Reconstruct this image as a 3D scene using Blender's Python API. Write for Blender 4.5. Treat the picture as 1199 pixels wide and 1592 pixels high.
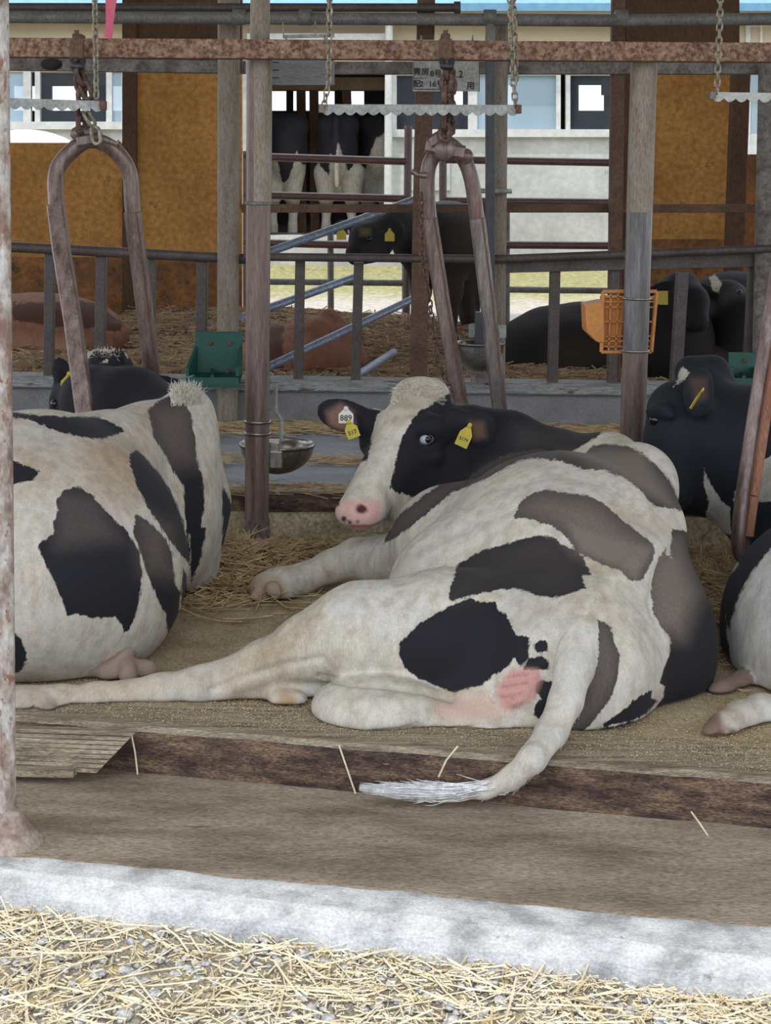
import bpy, bmesh, math, random
import numpy as np
from mathutils import Vector, Matrix
from mathutils.bvhtree import BVHTree
random.seed(7); RNG = np.random.default_rng(7)
for o in list(bpy.data.objects): bpy.data.objects.remove(o, do_unlink=True)
SC = bpy.context.scene; COL = SC.collection

# ------------------------------------------------------------------ camera
F = 2500.0; PITCH = math.atan(F/24300.0); ROLL = math.radians(0.8); CX, CY = 599.5, 547.0
CAM = Vector((0, 0, 1.56))
_r0 = Vector((1, 0, 0)); _u0 = Vector((0, math.sin(PITCH), math.cos(PITCH))); FW = Vector((0, math.cos(PITCH), -math.sin(PITCH)))
RT = _r0*math.cos(ROLL) + _u0*math.sin(ROLL); UP = _u0*math.cos(ROLL) - _r0*math.sin(ROLL)
cd = bpy.data.cameras.new('camera'); cam = bpy.data.objects.new('camera', cd); COL.objects.link(cam); SC.camera = cam
cd.sensor_fit = 'VERTICAL'; cd.sensor_height = 24; cd.sensor_width = 24; cd.lens = F/1592*24; cd.clip_end = 300
cd.shift_y = -(796-CY)/1592; cd.shift_x = 0
m = Matrix.Identity(4)
for i in range(3): m[i][0] = RT[i]; m[i][1] = UP[i]; m[i][2] = -FW[i]; m[i][3] = CAM[i]
cam.matrix_world = m
# ------------------------------------------------------------------ light
SUN_E = 1.5; SKY_E = 1.6
w = bpy.data.worlds.new('sky'); SC.world = w; w.use_nodes = True
nt = w.node_tree; nt.nodes.clear()
bg = nt.nodes.new('ShaderNodeBackground'); out = nt.nodes.new('ShaderNodeOutputWorld')
tc = nt.nodes.new('ShaderNodeTexCoord'); nz = nt.nodes.new('ShaderNodeTexNoise'); nz.inputs['Scale'].default_value = 2.5; nz.inputs['Detail'].default_value = 5
cr = nt.nodes.new('ShaderNodeValToRGB'); cr.color_ramp.elements[0].position = .35; cr.color_ramp.elements[0].color = (.62, .76, .98, 1)
cr.color_ramp.elements[1].position = .62; cr.color_ramp.elements[1].color = (.98, .98, 1.0, 1)
nt.links.new(tc.outputs['Generated'], nz.inputs['Vector']); nt.links.new(nz.outputs[0], cr.inputs[0]); nt.links.new(cr.outputs[0], bg.inputs[0])
bg.inputs[1].default_value = SKY_E; nt.links.new(bg.outputs[0], out.inputs[0])
sl = bpy.data.lights.new('sun', 'SUN'); sl.energy = SUN_E; sl.angle = math.radians(.6); sl.color = (1, .96, .88)
so = bpy.data.objects.new('sun', sl); COL.objects.link(so)
so.rotation_euler = Vector((0.2, 0.36, -1)).to_track_quat('-Z', 'Y').to_euler()
SC.view_settings.view_transform = 'Standard'; SC.view_settings.look = 'None'; SC.view_settings.gamma = 1
SC.view_settings.use_curve_mapping = False; SC.view_settings.exposure = 0.52

# ------------------------------------------------------------------ placing helpers
def ray(px, py): return RT*((px-CX)/F) + UP*(-(py-CY)/F) + FW
def P(px, py, Y): d = ray(px, py); return CAM + d*(Y/d.y)
def G(px, py, z=0.0): d = ray(px, py); return CAM + d*((z-CAM.z)/d.z)
def pix(V):                                         # numpy world -> pixel
    D = V - np.array(CAM); c = D@np.array(FW)
    return np.stack([CX + F*(D@np.array(RT))/c, CY - F*(D@np.array(UP))/c], 1)

# ------------------------------------------------------------------ object helpers
def lin(c):
    return tuple(((v/255)/12.92 if v/255 <= .04045 else ((v/255+.055)/1.055)**2.4) for v in c[:3]) + (1,)
def empty(name, loc, label=None, cat=None, group=None):
    o = bpy.data.objects.new(name, None); COL.objects.link(o); o.location = loc; o.empty_display_size = .1
    return tag(o, label, cat, group) if label else o
def tag(o, label=None, cat=None, group=None, kind=None):
    if label: o['label'] = label
    if cat: o['category'] = cat
    if group: o['group'] = group
    if kind: o['kind'] = kind
    return o
def copy_tree(o, parent=None):
    c = o.copy(); COL.objects.link(c)
    c.parent = parent
    for ch in list(o.children): copy_tree(ch, c)
    return c
def rotm(a): return Matrix.Rotation(a, 3, 'Z')
class MB:
    def __init__(s): s.v = []; s.f = []; s.sm = []
    def add(s, vs, fs, smooth=False):
        n = len(s.v); s.v += [Vector(v) for v in vs]; s.f += [tuple(i+n for i in f) for f in fs]; s.sm += [smooth]*len(fs); return s
    def box(s, lo, hi, R=None, c=None):
        x0, y0, z0 = lo; x1, y1, z1 = hi
        vs = [Vector(p) for p in ((x0,y0,z0),(x1,y0,z0),(x1,y1,z0),(x0,y1,z0),(x0,y0,z1),(x1,y0,z1),(x1,y1,z1),(x0,y1,z1))]
        if R is not None:
            c = Vector(c) if c is not None else (Vector(lo)+Vector(hi))/2
            vs = [R@(v-c)+c for v in vs]
        return s.add(vs, [(0,3,2,1),(4,5,6,7),(0,1,5,4),(1,2,6,5),(2,3,7,6),(3,0,4,7)])
    def bar(s, a, b, w, h, up=(0,0,1), ch=0.0):       # box beam a->b, width w (sideways), height h (along up)
        a = Vector(a); b = Vector(b); d = (b-a).normalized(); up = Vector(up); sd = d.cross(up).normalized(); u = sd.cross(d).normalized()
        if ch <= 0: prof = [(-w/2,-h/2),(w/2,-h/2),(w/2,h/2),(-w/2,h/2)]
        else: prof = [(-w/2+ch,-h/2),(w/2-ch,-h/2),(w/2,-h/2+ch),(w/2,h/2-ch),(w/2-ch,h/2),(-w/2+ch,h/2),(-w/2,h/2-ch),(-w/2,-h/2+ch)]
        n = len(prof); vs = [a+sd*x+u*y for x, y in prof]+[b+sd*x+u*y for x, y in prof]
        return s.add(vs, [tuple(range(n-1,-1,-1)), tuple(range(n,2*n))]+[(i,(i+1)%n,n+(i+1)%n,n+i) for i in range(n)])
    def tube(s, pts, r, n=14, cap=True, closed=False):
        pts = [Vector(p) for p in pts]; m = len(pts); rs = r if isinstance(r, (list, tuple)) else [r]*m
        vs = []; ref = None
        for i, p in enumerate(pts):
            if closed: d = (pts[(i+1) % m]-pts[i-1]).normalized()
            else: d = (pts[min(i+1, m-1)]-pts[max(i-1, 0)]).normalized()
            if ref is None: ref = Vector((0,0,1)) if abs(d.z) < .9 else Vector((1,0,0))
            a = d.cross(ref)
            if a.length < 1e-4: a = d.cross(Vector((0,1,0)))
            a.normalize(); b = d.cross(a).normalized(); ref = -b if False else a.cross(d)
            for k in range(n):
                t = 2*math.pi*k/n; vs.append(p+(a*math.cos(t)+b*math.sin(t))*rs[i])
        fs = []
        for i in range(m if closed else m-1):
            j = (i+1) % m
            for k in range(n): fs.append((i*n+k, j*n+k, j*n+(k+1) % n, i*n+(k+1) % n))
        s.add(vs, fs, True)
        if cap and not closed:
            s.add(vs[:n], [tuple(range(n))]); s.add(vs[-n:], [tuple(range(n-1,-1,-1))])
        return s
    def lathe(s, c, prof, n=32, R=None):
        c = Vector(c); vs = []
        for r_, z_ in prof:
            for k in range(n):
                t = 2*math.pi*k/n; v = Vector((r_*math.cos(t), r_*math.sin(t), z_))
                vs.append(c+(R@v if R else v))
        fs = [(i*n+k, i*n+(k+1) % n, (i+1)*n+(k+1) % n, (i+1)*n+k) for i in range(len(prof)-1) for k in range(n)]
        return s.add(vs, fs, True)
    def prism(s, poly, depth, axis=Vector((0,1,0))):  # poly: world points (front), extruded
        n = len(poly); axis = Vector(axis); vs = [Vector(p) for p in poly]+[Vector(p)+axis*depth for p in poly]
        return s.add(vs, [tuple(range(n)), tuple(range(2*n-1, n-1, -1))]+[(i, n+i, n+(i+1) % n, (i+1) % n) for i in range(n)])
    def sph(s, c, r, seg=14, R=None, sc=(1,1,1)):
        prof = [(max(1e-4, math.sin(math.pi*i/seg)), -math.cos(math.pi*i/seg)) for i in range(seg+1)]
        c = Vector(c); vs = []; n = seg+4
        for r_, z_ in prof:
            for k in range(n):
                t = 2*math.pi*k/n; v = Vector((r_*math.cos(t)*sc[0], r_*math.sin(t)*sc[1], z_*sc[2]))*r
                vs.append(c+(R@v if R else v))
        return s.add(vs, [(i*n+k, i*n+(k+1) % n, (i+1)*n+(k+1) % n, (i+1)*n+k) for i in range(seg) for k in range(n)], True)
    def build(s, name, mat, parent=None, bevel=0):
        me = bpy.data.meshes.new(name); off = parent_off(parent)
        me.from_pydata([tuple(v-off) for v in s.v], [], s.f); me.update()
        me.polygons.foreach_set('use_smooth', s.sm)
        o = bpy.data.objects.new(name, me); COL.objects.link(o)
        if mat: me.materials.append(mat)
        if parent: o.parent = parent
        bm = bmesh.new(); bm.from_mesh(me); bmesh.ops.recalc_face_normals(bm, faces=bm.faces); bm.to_mesh(me); bm.free()
        if bevel:
            b = o.modifiers.new('bevel', 'BEVEL'); b.width = bevel; b.segments = 2; b.limit_method = 'ANGLE'
        return o
def parent_off(p):
    t = Vector((0,0,0))
    while p: t += p.location; p = p.parent
    return t

# ------------------------------------------------------------------ materials
def newmat(name):
    m_ = bpy.data.materials.new(name); m_.use_nodes = True; nt_ = m_.node_tree
    return m_, nt_, nt_.nodes['Principled BSDF']
def ramp(nt_, cols, fac):
    r_ = nt_.nodes.new('ShaderNodeValToRGB'); e = r_.color_ramp.elements
    for i, (p_, c_) in enumerate(cols):
        el = e[i] if i < 2 else e.new(p_)
        el.position = p_; el.color = lin(c_)
    nt_.links.new(fac, r_.inputs[0]); return r_.outputs[0]
def noise(nt_, vec, scale, detail=6, rough=.6, stretch=(1,1,1)):
    mp = nt_.nodes.new('ShaderNodeMapping'); mp.inputs['Scale'].default_value = stretch
    n_ = nt_.nodes.new('ShaderNodeTexNoise'); n_.inputs['Scale'].default_value = scale; n_.inputs['Detail'].default_value = detail; n_.inputs['Roughness'].default_value = rough
    nt_.links.new(vec, mp.inputs[0]); nt_.links.new(mp.outputs[0], n_.inputs['Vector']); return n_.outputs[0]
def mixc(nt_, fac, a, b, mode='MIX'):
    mx = nt_.nodes.new('ShaderNodeMix'); mx.data_type = 'RGBA'; mx.blend_type = mode
    for i, v in ((0, fac), (6, a), (7, b)):
        if isinstance(v, (int, float)): mx.inputs[i].default_value = v
        elif isinstance(v, tuple): mx.inputs[i].default_value = v
        else: nt_.links.new(v, mx.inputs[i])
    return mx.outputs[2]
def mth(nt_, op, a, b=None, clamp=False):
    n_ = nt_.nodes.new('ShaderNodeMath'); n_.operation = op; n_.use_clamp = clamp
    for i, v in ((0, a), (1, b)):
        if v is None: continue
        if isinstance(v, (int, float)): n_.inputs[i].default_value = v
        else: nt_.links.new(v, n_.inputs[i])
    return n_.outputs[0]
MATS = {}
def mat(name, cols, scale=6, stretch=(1,1,1), rough=.8, metal=0, bump=.15, fine=.25, fscale=60, spots=None, spot_scale=14, spot_t=.62, detail=6, dist=.01):
    """two-scale procedural: cols = [(pos, srgb)...] over a noise, optional rust/paint spots"""
    if name in MATS: return MATS[name]
    m_, nt_, b = newmat(name); tcn = nt_.nodes.new('ShaderNodeTexCoord'); vec = tcn.outputs['Object']
    n1 = noise(nt_, vec, scale, detail, .62, stretch); c = ramp(nt_, cols, n1)
    n2 = noise(nt_, vec, fscale, 3, .6, stretch)
    if fine:
        g = ramp(nt_, [(.3, (255*(1-fine),)*3), (.7, (255,)*3)], n2); c = mixc(nt_, 1.0, c, g, 'MULTIPLY')
    if spots:
        n3 = noise(nt_, vec, spot_scale, 8, .7, stretch)
        f = mth(nt_, 'MULTIPLY', mth(nt_, 'SUBTRACT', n3, spot_t), 14, True)
        c = mixc(nt_, f, c, lin(spots))
    nt_.links.new(c, b.inputs['Base Color']); b.inputs['Roughness'].default_value = rough; b.inputs['Metallic'].default_value = metal
    if bump:
        bp = nt_.nodes.new('ShaderNodeBump'); bp.inputs['Strength'].default_value = bump; bp.inputs['Distance'].default_value = dist
        h = mth(nt_, 'ADD', n1, mth(nt_, 'MULTIPLY', n2, .6)); nt_.links.new(h, bp.inputs['Height']); nt_.links.new(bp.outputs[0], b.inputs['Normal'])
    MATS[name] = m_; return m_
def flat(name, c, rough=.6, metal=0, fine=.12): return mat(name, [(.3, tuple(v*.88 for v in c)), (.7, c)], 9, rough=rough, metal=metal, bump=.05, fine=fine)
RUSTRAIL = mat('rusty_rail', [(.38, (106, 76, 64)), (.5, (150, 118, 98)), (.62, (172, 144, 118))], 44, rough=.9, bump=.35, spots=(92, 62, 50), spot_scale=46, spot_t=.55)
RUSTPOST = mat('rusty_post', [(.35, (104, 84, 80)), (.55, (134, 112, 104)), (.7, (122, 100, 94))], 6, (3,3,.3), rough=.42, metal=.2, bump=.08, spots=(112, 70, 52), spot_scale=16, spot_t=.63)
GALVRUST = mat('weathered_galvanised_post', [(.3, (118, 100, 84)), (.5, (150, 136, 118)), (.7, (158, 152, 142))], 5, (3,3,.7), rough=.6, metal=.0, bump=.18, spots=(118, 78, 52), spot_scale=26, spot_t=.58)
STEELDARK = mat('dark_smooth_steel', [(.3, (78, 72, 74)), (.5, (112, 108, 108)), (.7, (140, 138, 138))], 6, (3,3,.3), rough=.35, metal=.35, bump=.06, spots=(108, 78, 64), spot_scale=16, spot_t=.62)
GREYPIPE = mat('grey_pipe', [(.3, (104, 100, 96)), (.7, (142, 140, 134))], 7, rough=.55, bump=.1, spots=(98, 80, 66), spot_scale=20, spot_t=.62)
GREYRUST = mat('grey_rusty_rail', [(.35, (96, 86, 80)), (.6, (146, 138, 130))], 12, rough=.8, bump=.25, spots=(94, 70, 60), spot_scale=30, spot_t=.57)
DARKRAIL = mat('dark_rail', [(.3, (76, 64, 60)), (.7, (104, 92, 86))], 5, rough=.55, bump=.1, spots=(120, 104, 92), spot_scale=22, spot_t=.66)
BROWNPOST = mat('brown_post', [(.3, (92, 66, 52)), (.7, (122, 94, 74))], 6, rough=.8, bump=.2, spots=(70, 48, 40), spot_scale=24, spot_t=.6)
BLUEGALV = mat('blue_galvanised', [(.3, (136, 150, 172)), (.7, (176, 190, 208))], 8, rough=.35, metal=.3, bump=.05)
ZINC = mat('zinc_bar', [(.3, (140, 142, 138)), (.7, (182, 184, 180))], 12, rough=.5, metal=.2, bump=.1, spots=(140, 124, 106), spot_scale=30, spot_t=.66)
CHAINM = mat('chain_steel', [(.3, (136, 126, 108)), (.7, (190, 180, 158))], 30, rough=.5, metal=.2, bump=.05)
RUSTCHAIN = mat('rusty_chain', [(.3, (84, 60, 52)), (.7, (128, 100, 88))], 30, rough=.7, metal=.2, bump=.1)
YOKEM = mat('yoke_steel', [(.32, (92, 74, 70)), (.5, (132, 112, 106)), (.66, (152, 134, 128))], 7, (4,4,.25), rough=.36, metal=.3, bump=.06, spots=(140, 84, 58), spot_scale=12, spot_t=.62)
YOKEG = mat('yoke_grey_sleeve', [(.32, (104, 94, 90)), (.5, (140, 130, 126)), (.66, (166, 160, 154))], 7, (4,4,.25), rough=.36, metal=.3, bump=.06, spots=(128, 78, 54), spot_scale=12, spot_t=.63)
STEEL = mat('stainless', [(.3, (120, 112, 104)), (.7, (190, 186, 180))], 4, rough=.28, metal=.85, bump=.03, spots=(120, 108, 92), spot_scale=7, spot_t=.66)
WHITEPIPE = mat('worn_white_pipe', [(.40, (146, 122, 112)), (.5, (182, 170, 160)), (.6, (206, 202, 196))], 16, (1,1,.5), rough=.9, bump=.4, spots=(132, 96, 80), spot_scale=44, spot_t=.55)
# ------------------------------------------------------------------ distance-field bodies
NOFLOOR = ('tail',)
class Field:
    """round cones and ellipsoids joined by a smooth union, meshed as one continuous surface"""
    def __init__(s): s.pr = []
    def cone(s, a, b, ra, rb, g='body', k=.05): s.pr.append(('c', np.array(a), np.array(b), ra, rb, g, k)); return s
    def ell(s, c, r, g='body', k=.06, R=None, neg=False):
        s.pr.append(('e', np.array(c), np.array(r), np.array(R) if R is not None else None, neg, g, k)); return s
    def chain(s, pts, g='body', k=.04):             # pts: (px, py, Y, r_px)
        q = [(P(a, b, Y), r*Y/F) for a, b, Y, r in pts]
        for (p0, r0), (p1, r1) in zip(q, q[1:]): s.cone(p0, p1, r0, r1, g, k)
        return s
    def S(s, px, py, Y, r, g='body', k=.08): c = P(px, py, Y); return s.ell(c, (r, r, r), g, k)
    @staticmethod
    def dist(p, X):
        if p[0] == 'c':
            a, b, ra, rb = p[1:5]; ab = b-a; L = max(float(ab@ab), 1e-9); D = X-a
            t = np.clip((D@ab)/L, 0, 1); return np.sqrt(((D-t[..., None]*ab)**2).sum(-1)) - (ra+(rb-ra)*t)
        c, r, R = p[1:4]; D = X-c
        if R is not None: D = D@R
        k0 = np.sqrt(((D/r)**2).sum(-1))+1e-6; k1 = np.sqrt(((D/r**2)**2).sum(-1))+1e-6
        return k0*(k0-1)/k1
    def bounds(s, p):
        if p[0] == 'c':
            return np.minimum(p[1]-p[3], p[2]-p[4]), np.maximum(p[1]+p[3], p[2]+p[4])
        r = np.full(3, p[2].max()) if p[3] is not None else p[2]
        return p[1]-r, p[1]+r
    def mesh(s, h, floor=None, smooth=2):
        lo = np.min([s.bounds(p)[0] for p in s.pr], 0)-3*h-.01; hi = np.max([s.bounds(p)[1] for p in s.pr], 0)+3*h+.01
        if floor is not None and not any(p[5] in NOFLOOR for p in s.pr): lo[2] = max(lo[2], floor-3*h)
        n = np.ceil((hi-lo)/h).astype(int)+1
        ax = [(lo[i]+h*np.arange(n[i])).astype(np.float32) for i in range(3)]
        A = np.full(n, 1.0, np.float32)
        first = [p for p in s.pr if p[5] not in NOFLOOR]; last = [p for p in s.pr if p[5] in NOFLOOR]
        for p in first+[None]+last:
            if p is None:
                if floor is not None: A = np.maximum(A, (floor-ax[2])[None, None, :])
                continue
            b0, b1 = s.bounds(p); mg = p[6]+3*h
            i0 = np.maximum(np.floor((b0-mg-lo)/h).astype(int), 0); i1 = np.minimum(np.ceil((b1+mg-lo)/h).astype(int)+1, n)
            if (i1 <= i0).any(): continue
            sl_ = tuple(slice(i0[i], i1[i]) for i in range(3))
            X = np.stack(np.meshgrid(*[ax[i][i0[i]:i1[i]] for i in range(3)], indexing='ij'), -1)
            d = s.dist(p, X).astype(np.float32); a = A[sl_]; k = p[6]
            if p[0] == 'e' and p[4]:
                d = -d; hh = np.clip(.5-.5*(d-a)/k*-1*-1, 0, 1) if False else np.clip(.5+.5*(d-a)/k, 0, 1)
                A[sl_] = a*(1-hh)+d*hh + k*hh*(1-hh)
            else:
                hh = np.clip(.5+.5*(a-d)/k, 0, 1); A[sl_] = a*(1-hh)+d*hh - k*hh*(1-hh)
        # surface nets
        ins = A < 0
        cnt = np.zeros(tuple(n-1), np.int32); pos = np.zeros(tuple(n-1)+(3,), np.float32)
        for axis in range(3):
            a0 = [slice(None)]*3; a1 = [slice(None)]*3; a0[axis] = slice(0, -1); a1[axis] = slice(1, None)
            f0 = A[tuple(a0)]; f1 = A[tuple(a1)]; cr_ = (f0 < 0) != (f1 < 0)
            t = np.where(cr_, f0/np.where(f0-f1 == 0, 1, f0-f1), 0).astype(np.float32)
            o1, o2 = [i for i in range(3) if i != axis]
            for d1 in (0, 1):
                for d2 in (0, 1):
                    sl_ = [slice(None)]*3
                    sl_[o1] = slice(d1, n[o1]-1+d1); sl_[o2] = slice(d2, n[o2]-1+d2)
                    c = cr_[tuple(sl_)]; tt = t[tuple(sl_)]
                    cnt += c; pos[..., axis] += np.where(c, tt, 0); pos[..., o1] += np.where(c, d1, 0); pos[..., o2] += np.where(c, d2, 0)
        act = cnt > 0; idx = np.full(act.shape, -1, np.int64); idx[act] = np.arange(act.sum())
        ii = np.argwhere(act); V = lo + h*(ii + pos[act]/cnt[act][:, None])
        faces = []
        for axis in range(3):
            o1, o2 = (axis+1) % 3, (axis+2) % 3
            a0 = [slice(None)]*3; a1 = [slice(None)]*3; a0[axis] = slice(0, -1); a1[axis] = slice(1, None)
            cr_ = ins[tuple(a0)] != ins[tuple(a1)]
            e = np.argwhere(cr_); e = e[(e[:, o1] > 0) & (e[:, o2] > 0) & (e[:, o1] < n[o1]-1) & (e[:, o2] < n[o2]-1)]
            if not len(e): continue
            u = np.zeros(3, int); v = np.zeros(3, int); u[o1] = 1; v[o2] = 1
            q = [idx[tuple((e-u-v).T)], idx[tuple((e-v).T)], idx[tuple(e.T)], idx[tuple((e-u).T)]]
            Q = np.stack(q, 1); fl = ~ins[tuple(e.T)]; Q[fl] = Q[fl][:, ::-1]; Q = Q[(Q >= 0).all(1)]; faces.append(Q)
        Fc = np.concatenate(faces)
        for _ in range(smooth):
            acc = np.zeros_like(V); c = np.zeros(len(V))
            for a_, b_ in ((0, 1), (1, 2), (2, 3), (3, 0)):
                for x, y in ((a_, b_), (b_, a_)):
                    for q_ in range(3): acc[:, q_] += np.bincount(Fc[:, x], V[Fc[:, y], q_], len(V))
                    c += np.bincount(Fc[:, x], minlength=len(V))
            V = V*.4 + .6*acc/np.maximum(c, 1)[:, None]
        return V, Fc
    def groups(s, V):
        best = np.full(len(V), 9.); g = np.zeros(len(V), int); names = []
        for p in s.pr:
            if p[0] == 'e' and p[4]: continue
            if p[5] not in names: names.append(p[5])
            d = s.dist(p, V); m_ = d < best; best[m_] = d[m_]; g[m_] = names.index(p[5])
        return g, names
def polydist(pt, poly):                             # signed distance in px, + inside
    poly = np.array(poly, float); a = poly; b = np.roll(poly, -1, 0); best = np.full(len(pt), 1e9); ins = np.zeros(len(pt), bool)
    for p0, p1 in zip(a, b):
        e = p1-p0; wv = pt-p0; t = np.clip((wv@e)/max(e@e, 1e-9), 0, 1); best = np.minimum(best, ((wv-t[:, None]*e)**2).sum(1))
        c = ((p0[1] > pt[:, 1]) != (p1[1] > pt[:, 1])) & (pt[:, 0] < (p1[0]-p0[0])*(pt[:, 1]-p0[1])/(p1[1]-p0[1]+1e-12)+p0[0]); ins ^= c
    return np.where(ins, 1, -1)*np.sqrt(best)
def sm01(x): x = np.clip(x, 0, 1); return x*x*(3-2*x)
def coat_mat(name, white, black, dust, jag=5.0, jscale=55, hair=.5):
    m_, nt_, b = newmat(name); tcn = nt_.nodes.new('ShaderNodeTexCoord'); vec = tcn.outputs['Object']
    def att(a, col=False):
        n_ = nt_.nodes.new('ShaderNodeAttribute'); n_.attribute_name = a; return n_.outputs['Color' if col else 'Fac']
    jn = noise(nt_, vec, jscale, 3, .7, (1, 1, .45)); big = noise(nt_, vec, 4, 5, .6); fin = noise(nt_, vec, 160, 3, .6, (1, 1, .3)); fur = noise(nt_, vec, 340, 2, .6, (1, 1, .25))
    d = mth(nt_, 'ADD', att('black'), mth(nt_, 'MULTIPLY', mth(nt_, 'SUBTRACT', jn, .5), jag*2.4))
    f = mth(nt_, 'ADD', mth(nt_, 'MULTIPLY', d, .45), .5, True)
    wc = ramp(nt_, [(.30, (white[0]*.86, white[1]*.83, white[2]*.78)), (.46, white), (.6, (white[0]*.97, white[1]*.985, white[2]*1.02)), (.75, tuple(min(255, v*1.04) for v in white))], big)
    md = noise(nt_, vec, 26, 4, .65, (1, 1, .5)); wc = mixc(nt_, 1.0, wc, ramp(nt_, [(.32, (222, 218, 212)), (.6, (255, 255, 255))], md), 'MULTIPLY')
    stain = mth(nt_, 'MULTIPLY', mth(nt_, 'ADD', att('stain'), mth(nt_, 'MULTIPLY', mth(nt_, 'SUBTRACT', fin, .5), att('stain'))), 1.0, True)
    wc = mixc(nt_, stain, wc, lin((156, 122, 84)))
    bc = mixc(nt_, mth(nt_, 'MULTIPLY', att('dust'), mth(nt_, 'ADD', .55, mth(nt_, 'MULTIPLY', fin, .9)), True), lin(black), lin(dust))
    c = mixc(nt_, f, wc, bc)
    c = mixc(nt_, mth(nt_, 'MULTIPLY', att('tintw'), 1.0, True), c, att('tint', True))
    g = ramp(nt_, [(.3, (226,)*3), (.7, (255,)*3)], fur); c = mixc(nt_, 1.0, c, g, 'MULTIPLY')
    nt_.links.new(c, b.inputs['Base Color']); b.inputs['Roughness'].default_value = .8; b.inputs['Specular IOR Level'].default_value = .3
    b.inputs['Sheen Weight'].default_value = .03; b.inputs['Sheen Roughness'].default_value = .5
    bp = nt_.nodes.new('ShaderNodeBump'); bp.inputs['Strength'].default_value = .22*hair*2; bp.inputs['Distance'].default_value = .004
    nt_.links.new(mth(nt_, 'ADD', fur, mth(nt_, 'MULTIPLY', fin, 1.2)), bp.inputs['Height']); nt_.links.new(bp.outputs[0], b.inputs['Normal'])
    return m_
def animal(root, fld, h, floor, cmat, black=(), white=(), dust=(), tint=(), stain=(), base_black=(), name='body', smooth=2, wrinkle=()):
    """black/white: (poly, groups|None); dust: (poly, amount, soft); tint: (poly, srgb, soft, groups)"""
    V, Fc = fld.mesh(h, floor, smooth); px = pix(V); g, names = fld.groups(V)
    if wrinkle:
        a_, b_, c3 = V[Fc[:, 0]], V[Fc[:, 1]], V[Fc[:, 2]]; fn = np.cross(b_-a_, c3-a_); N = np.zeros_like(V)
        for j in range(4):
            for q_ in range(3): N[:, q_] += np.bincount(Fc[:, j], fn[:, q_], len(V))
        N /= np.linalg.norm(N, axis=1)[:, None]+1e-9; tc0 = V-np.array(CAM); sgn = np.sign(((V-V.mean(0))*N).sum(1).mean()); N *= sgn
        front = (N*tc0).sum(1) < 0
        for line, w_, dep, gr in wrinkle:
            m_ = front & (np.ones(len(V), bool) if gr is None else np.isin(g, [names.index(x) for x in gr if x in names])); P_ = px[m_]; best = np.full(len(P_), 1e9)
            L_ = [np.array(p, float) for p in line]
            for p0, p1 in zip(L_, L_[1:]):
                e = p1-p0; wv = P_-p0; t = np.clip((wv@e)/max(e@e, 1e-9), 0, 1); best = np.minimum(best, ((wv-t[:, None]*e)**2).sum(1))
            V[m_] -= N[m_]*(dep*np.exp(-best/(w_*w_)))[:, None]
    def msk(gr): return np.ones(len(V), bool) if gr is None else np.isin(g, [names.index(x) for x in gr if x in names])
    blk = np.full(len(V), -60.)
    if base_black: blk[msk(base_black)] = 40
    for poly, gr in black: m_ = msk(gr); blk[m_] = np.maximum(blk[m_], polydist(px[m_], poly))
    for poly, gr in white: m_ = msk(gr); blk[m_] = np.minimum(blk[m_], -polydist(px[m_], poly))
    du = np.zeros(len(V))
    for poly, a, soft in dust: du = np.maximum(du, a*sm01(.5+polydist(px, poly)/soft/2))
    for gn in ('head', 'neck', 'ear'):
        if gn in names: du[g == names.index(gn)] *= .3
    stn = np.zeros(len(V))
    for poly, a, soft in stain: stn = np.maximum(stn, a*sm01(.5+polydist(px, poly)/soft/2))
    tw = np.zeros(len(V)); tc_ = np.zeros((len(V), 4)); tc_[:, 3] = 1
    for poly, c, soft, gr in tint:
        w_ = sm01(.5+polydist(px, poly)/soft/2)*(c[3] if len(c) > 3 else 1); w_[~msk(gr)] = 0
        u = (w_ > 0); cl = np.array(lin(c[:3]))
        tot = np.maximum(tw, w_); k_ = np.where(u, w_/np.maximum(tw*(1-w_)+w_, 1e-6), 0)[:, None]
        tc_ = np.where(u[:, None], tc_*(1-k_)+cl*k_, tc_); tw = tot
    off = np.array(parent_off(root)); me = bpy.data.meshes.new(name)
    me.vertices.add(len(V)); me.vertices.foreach_set('co', (V-off).astype(np.float32).ravel())
    me.loops.add(Fc.size); me.loops.foreach_set('vertex_index', Fc.astype(np.int32).ravel())
    me.polygons.add(len(Fc)); me.polygons.foreach_set('loop_start', np.arange(0, Fc.size, 4, dtype=np.int32))
    me.polygons.foreach_set('use_smooth', np.ones(len(Fc), bool)); me.update(calc_edges=True); me.validate()
    for nm, arr in (('black', blk), ('dust', du), ('tintw', tw), ('stain', stn)):
        a = me.attributes.new(nm, 'FLOAT', 'POINT'); a.data.foreach_set('value', arr.astype(np.float32))
    a = me.attributes.new('tint', 'FLOAT_COLOR', 'POINT'); a.data.foreach_set('color', tc_.astype(np.float32).ravel())
    me.materials.append(cmat); o = bpy.data.objects.new(name, me); COL.objects.link(o); o.parent = root
    bvh = BVHTree.FromPolygons([Vector(v) for v in V.tolist()], Fc.tolist())
    return o, bvh
def hit(bvh, px, py):
    d = ray(px, py).normalized(); loc, nrm, _, _ = bvh.ray_cast(CAM, d)
    if loc is None: return None, None
    if nrm.dot(d) > 0: nrm = -nrm
    return loc, nrm
EYEM = flat('eyeball_dark', (22, 18, 20), rough=.08, fine=0)
EYEW = flat('eyeball_white', (176, 182, 196), rough=.12, fine=0)
TAGY = flat('yellow_tag_plastic', (196, 176, 40), rough=.45, fine=.06); TAGW = flat('white_tag_plastic', (222, 222, 206), rough=.45, fine=.06)
INK = flat('black_ink', (30, 30, 40), rough=.6, fine=0)
HAIRW = mat('pale_hair', [(.3, (236, 226, 204)), (.7, (250, 244, 230))], 40, rough=.8, bump=0)
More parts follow.
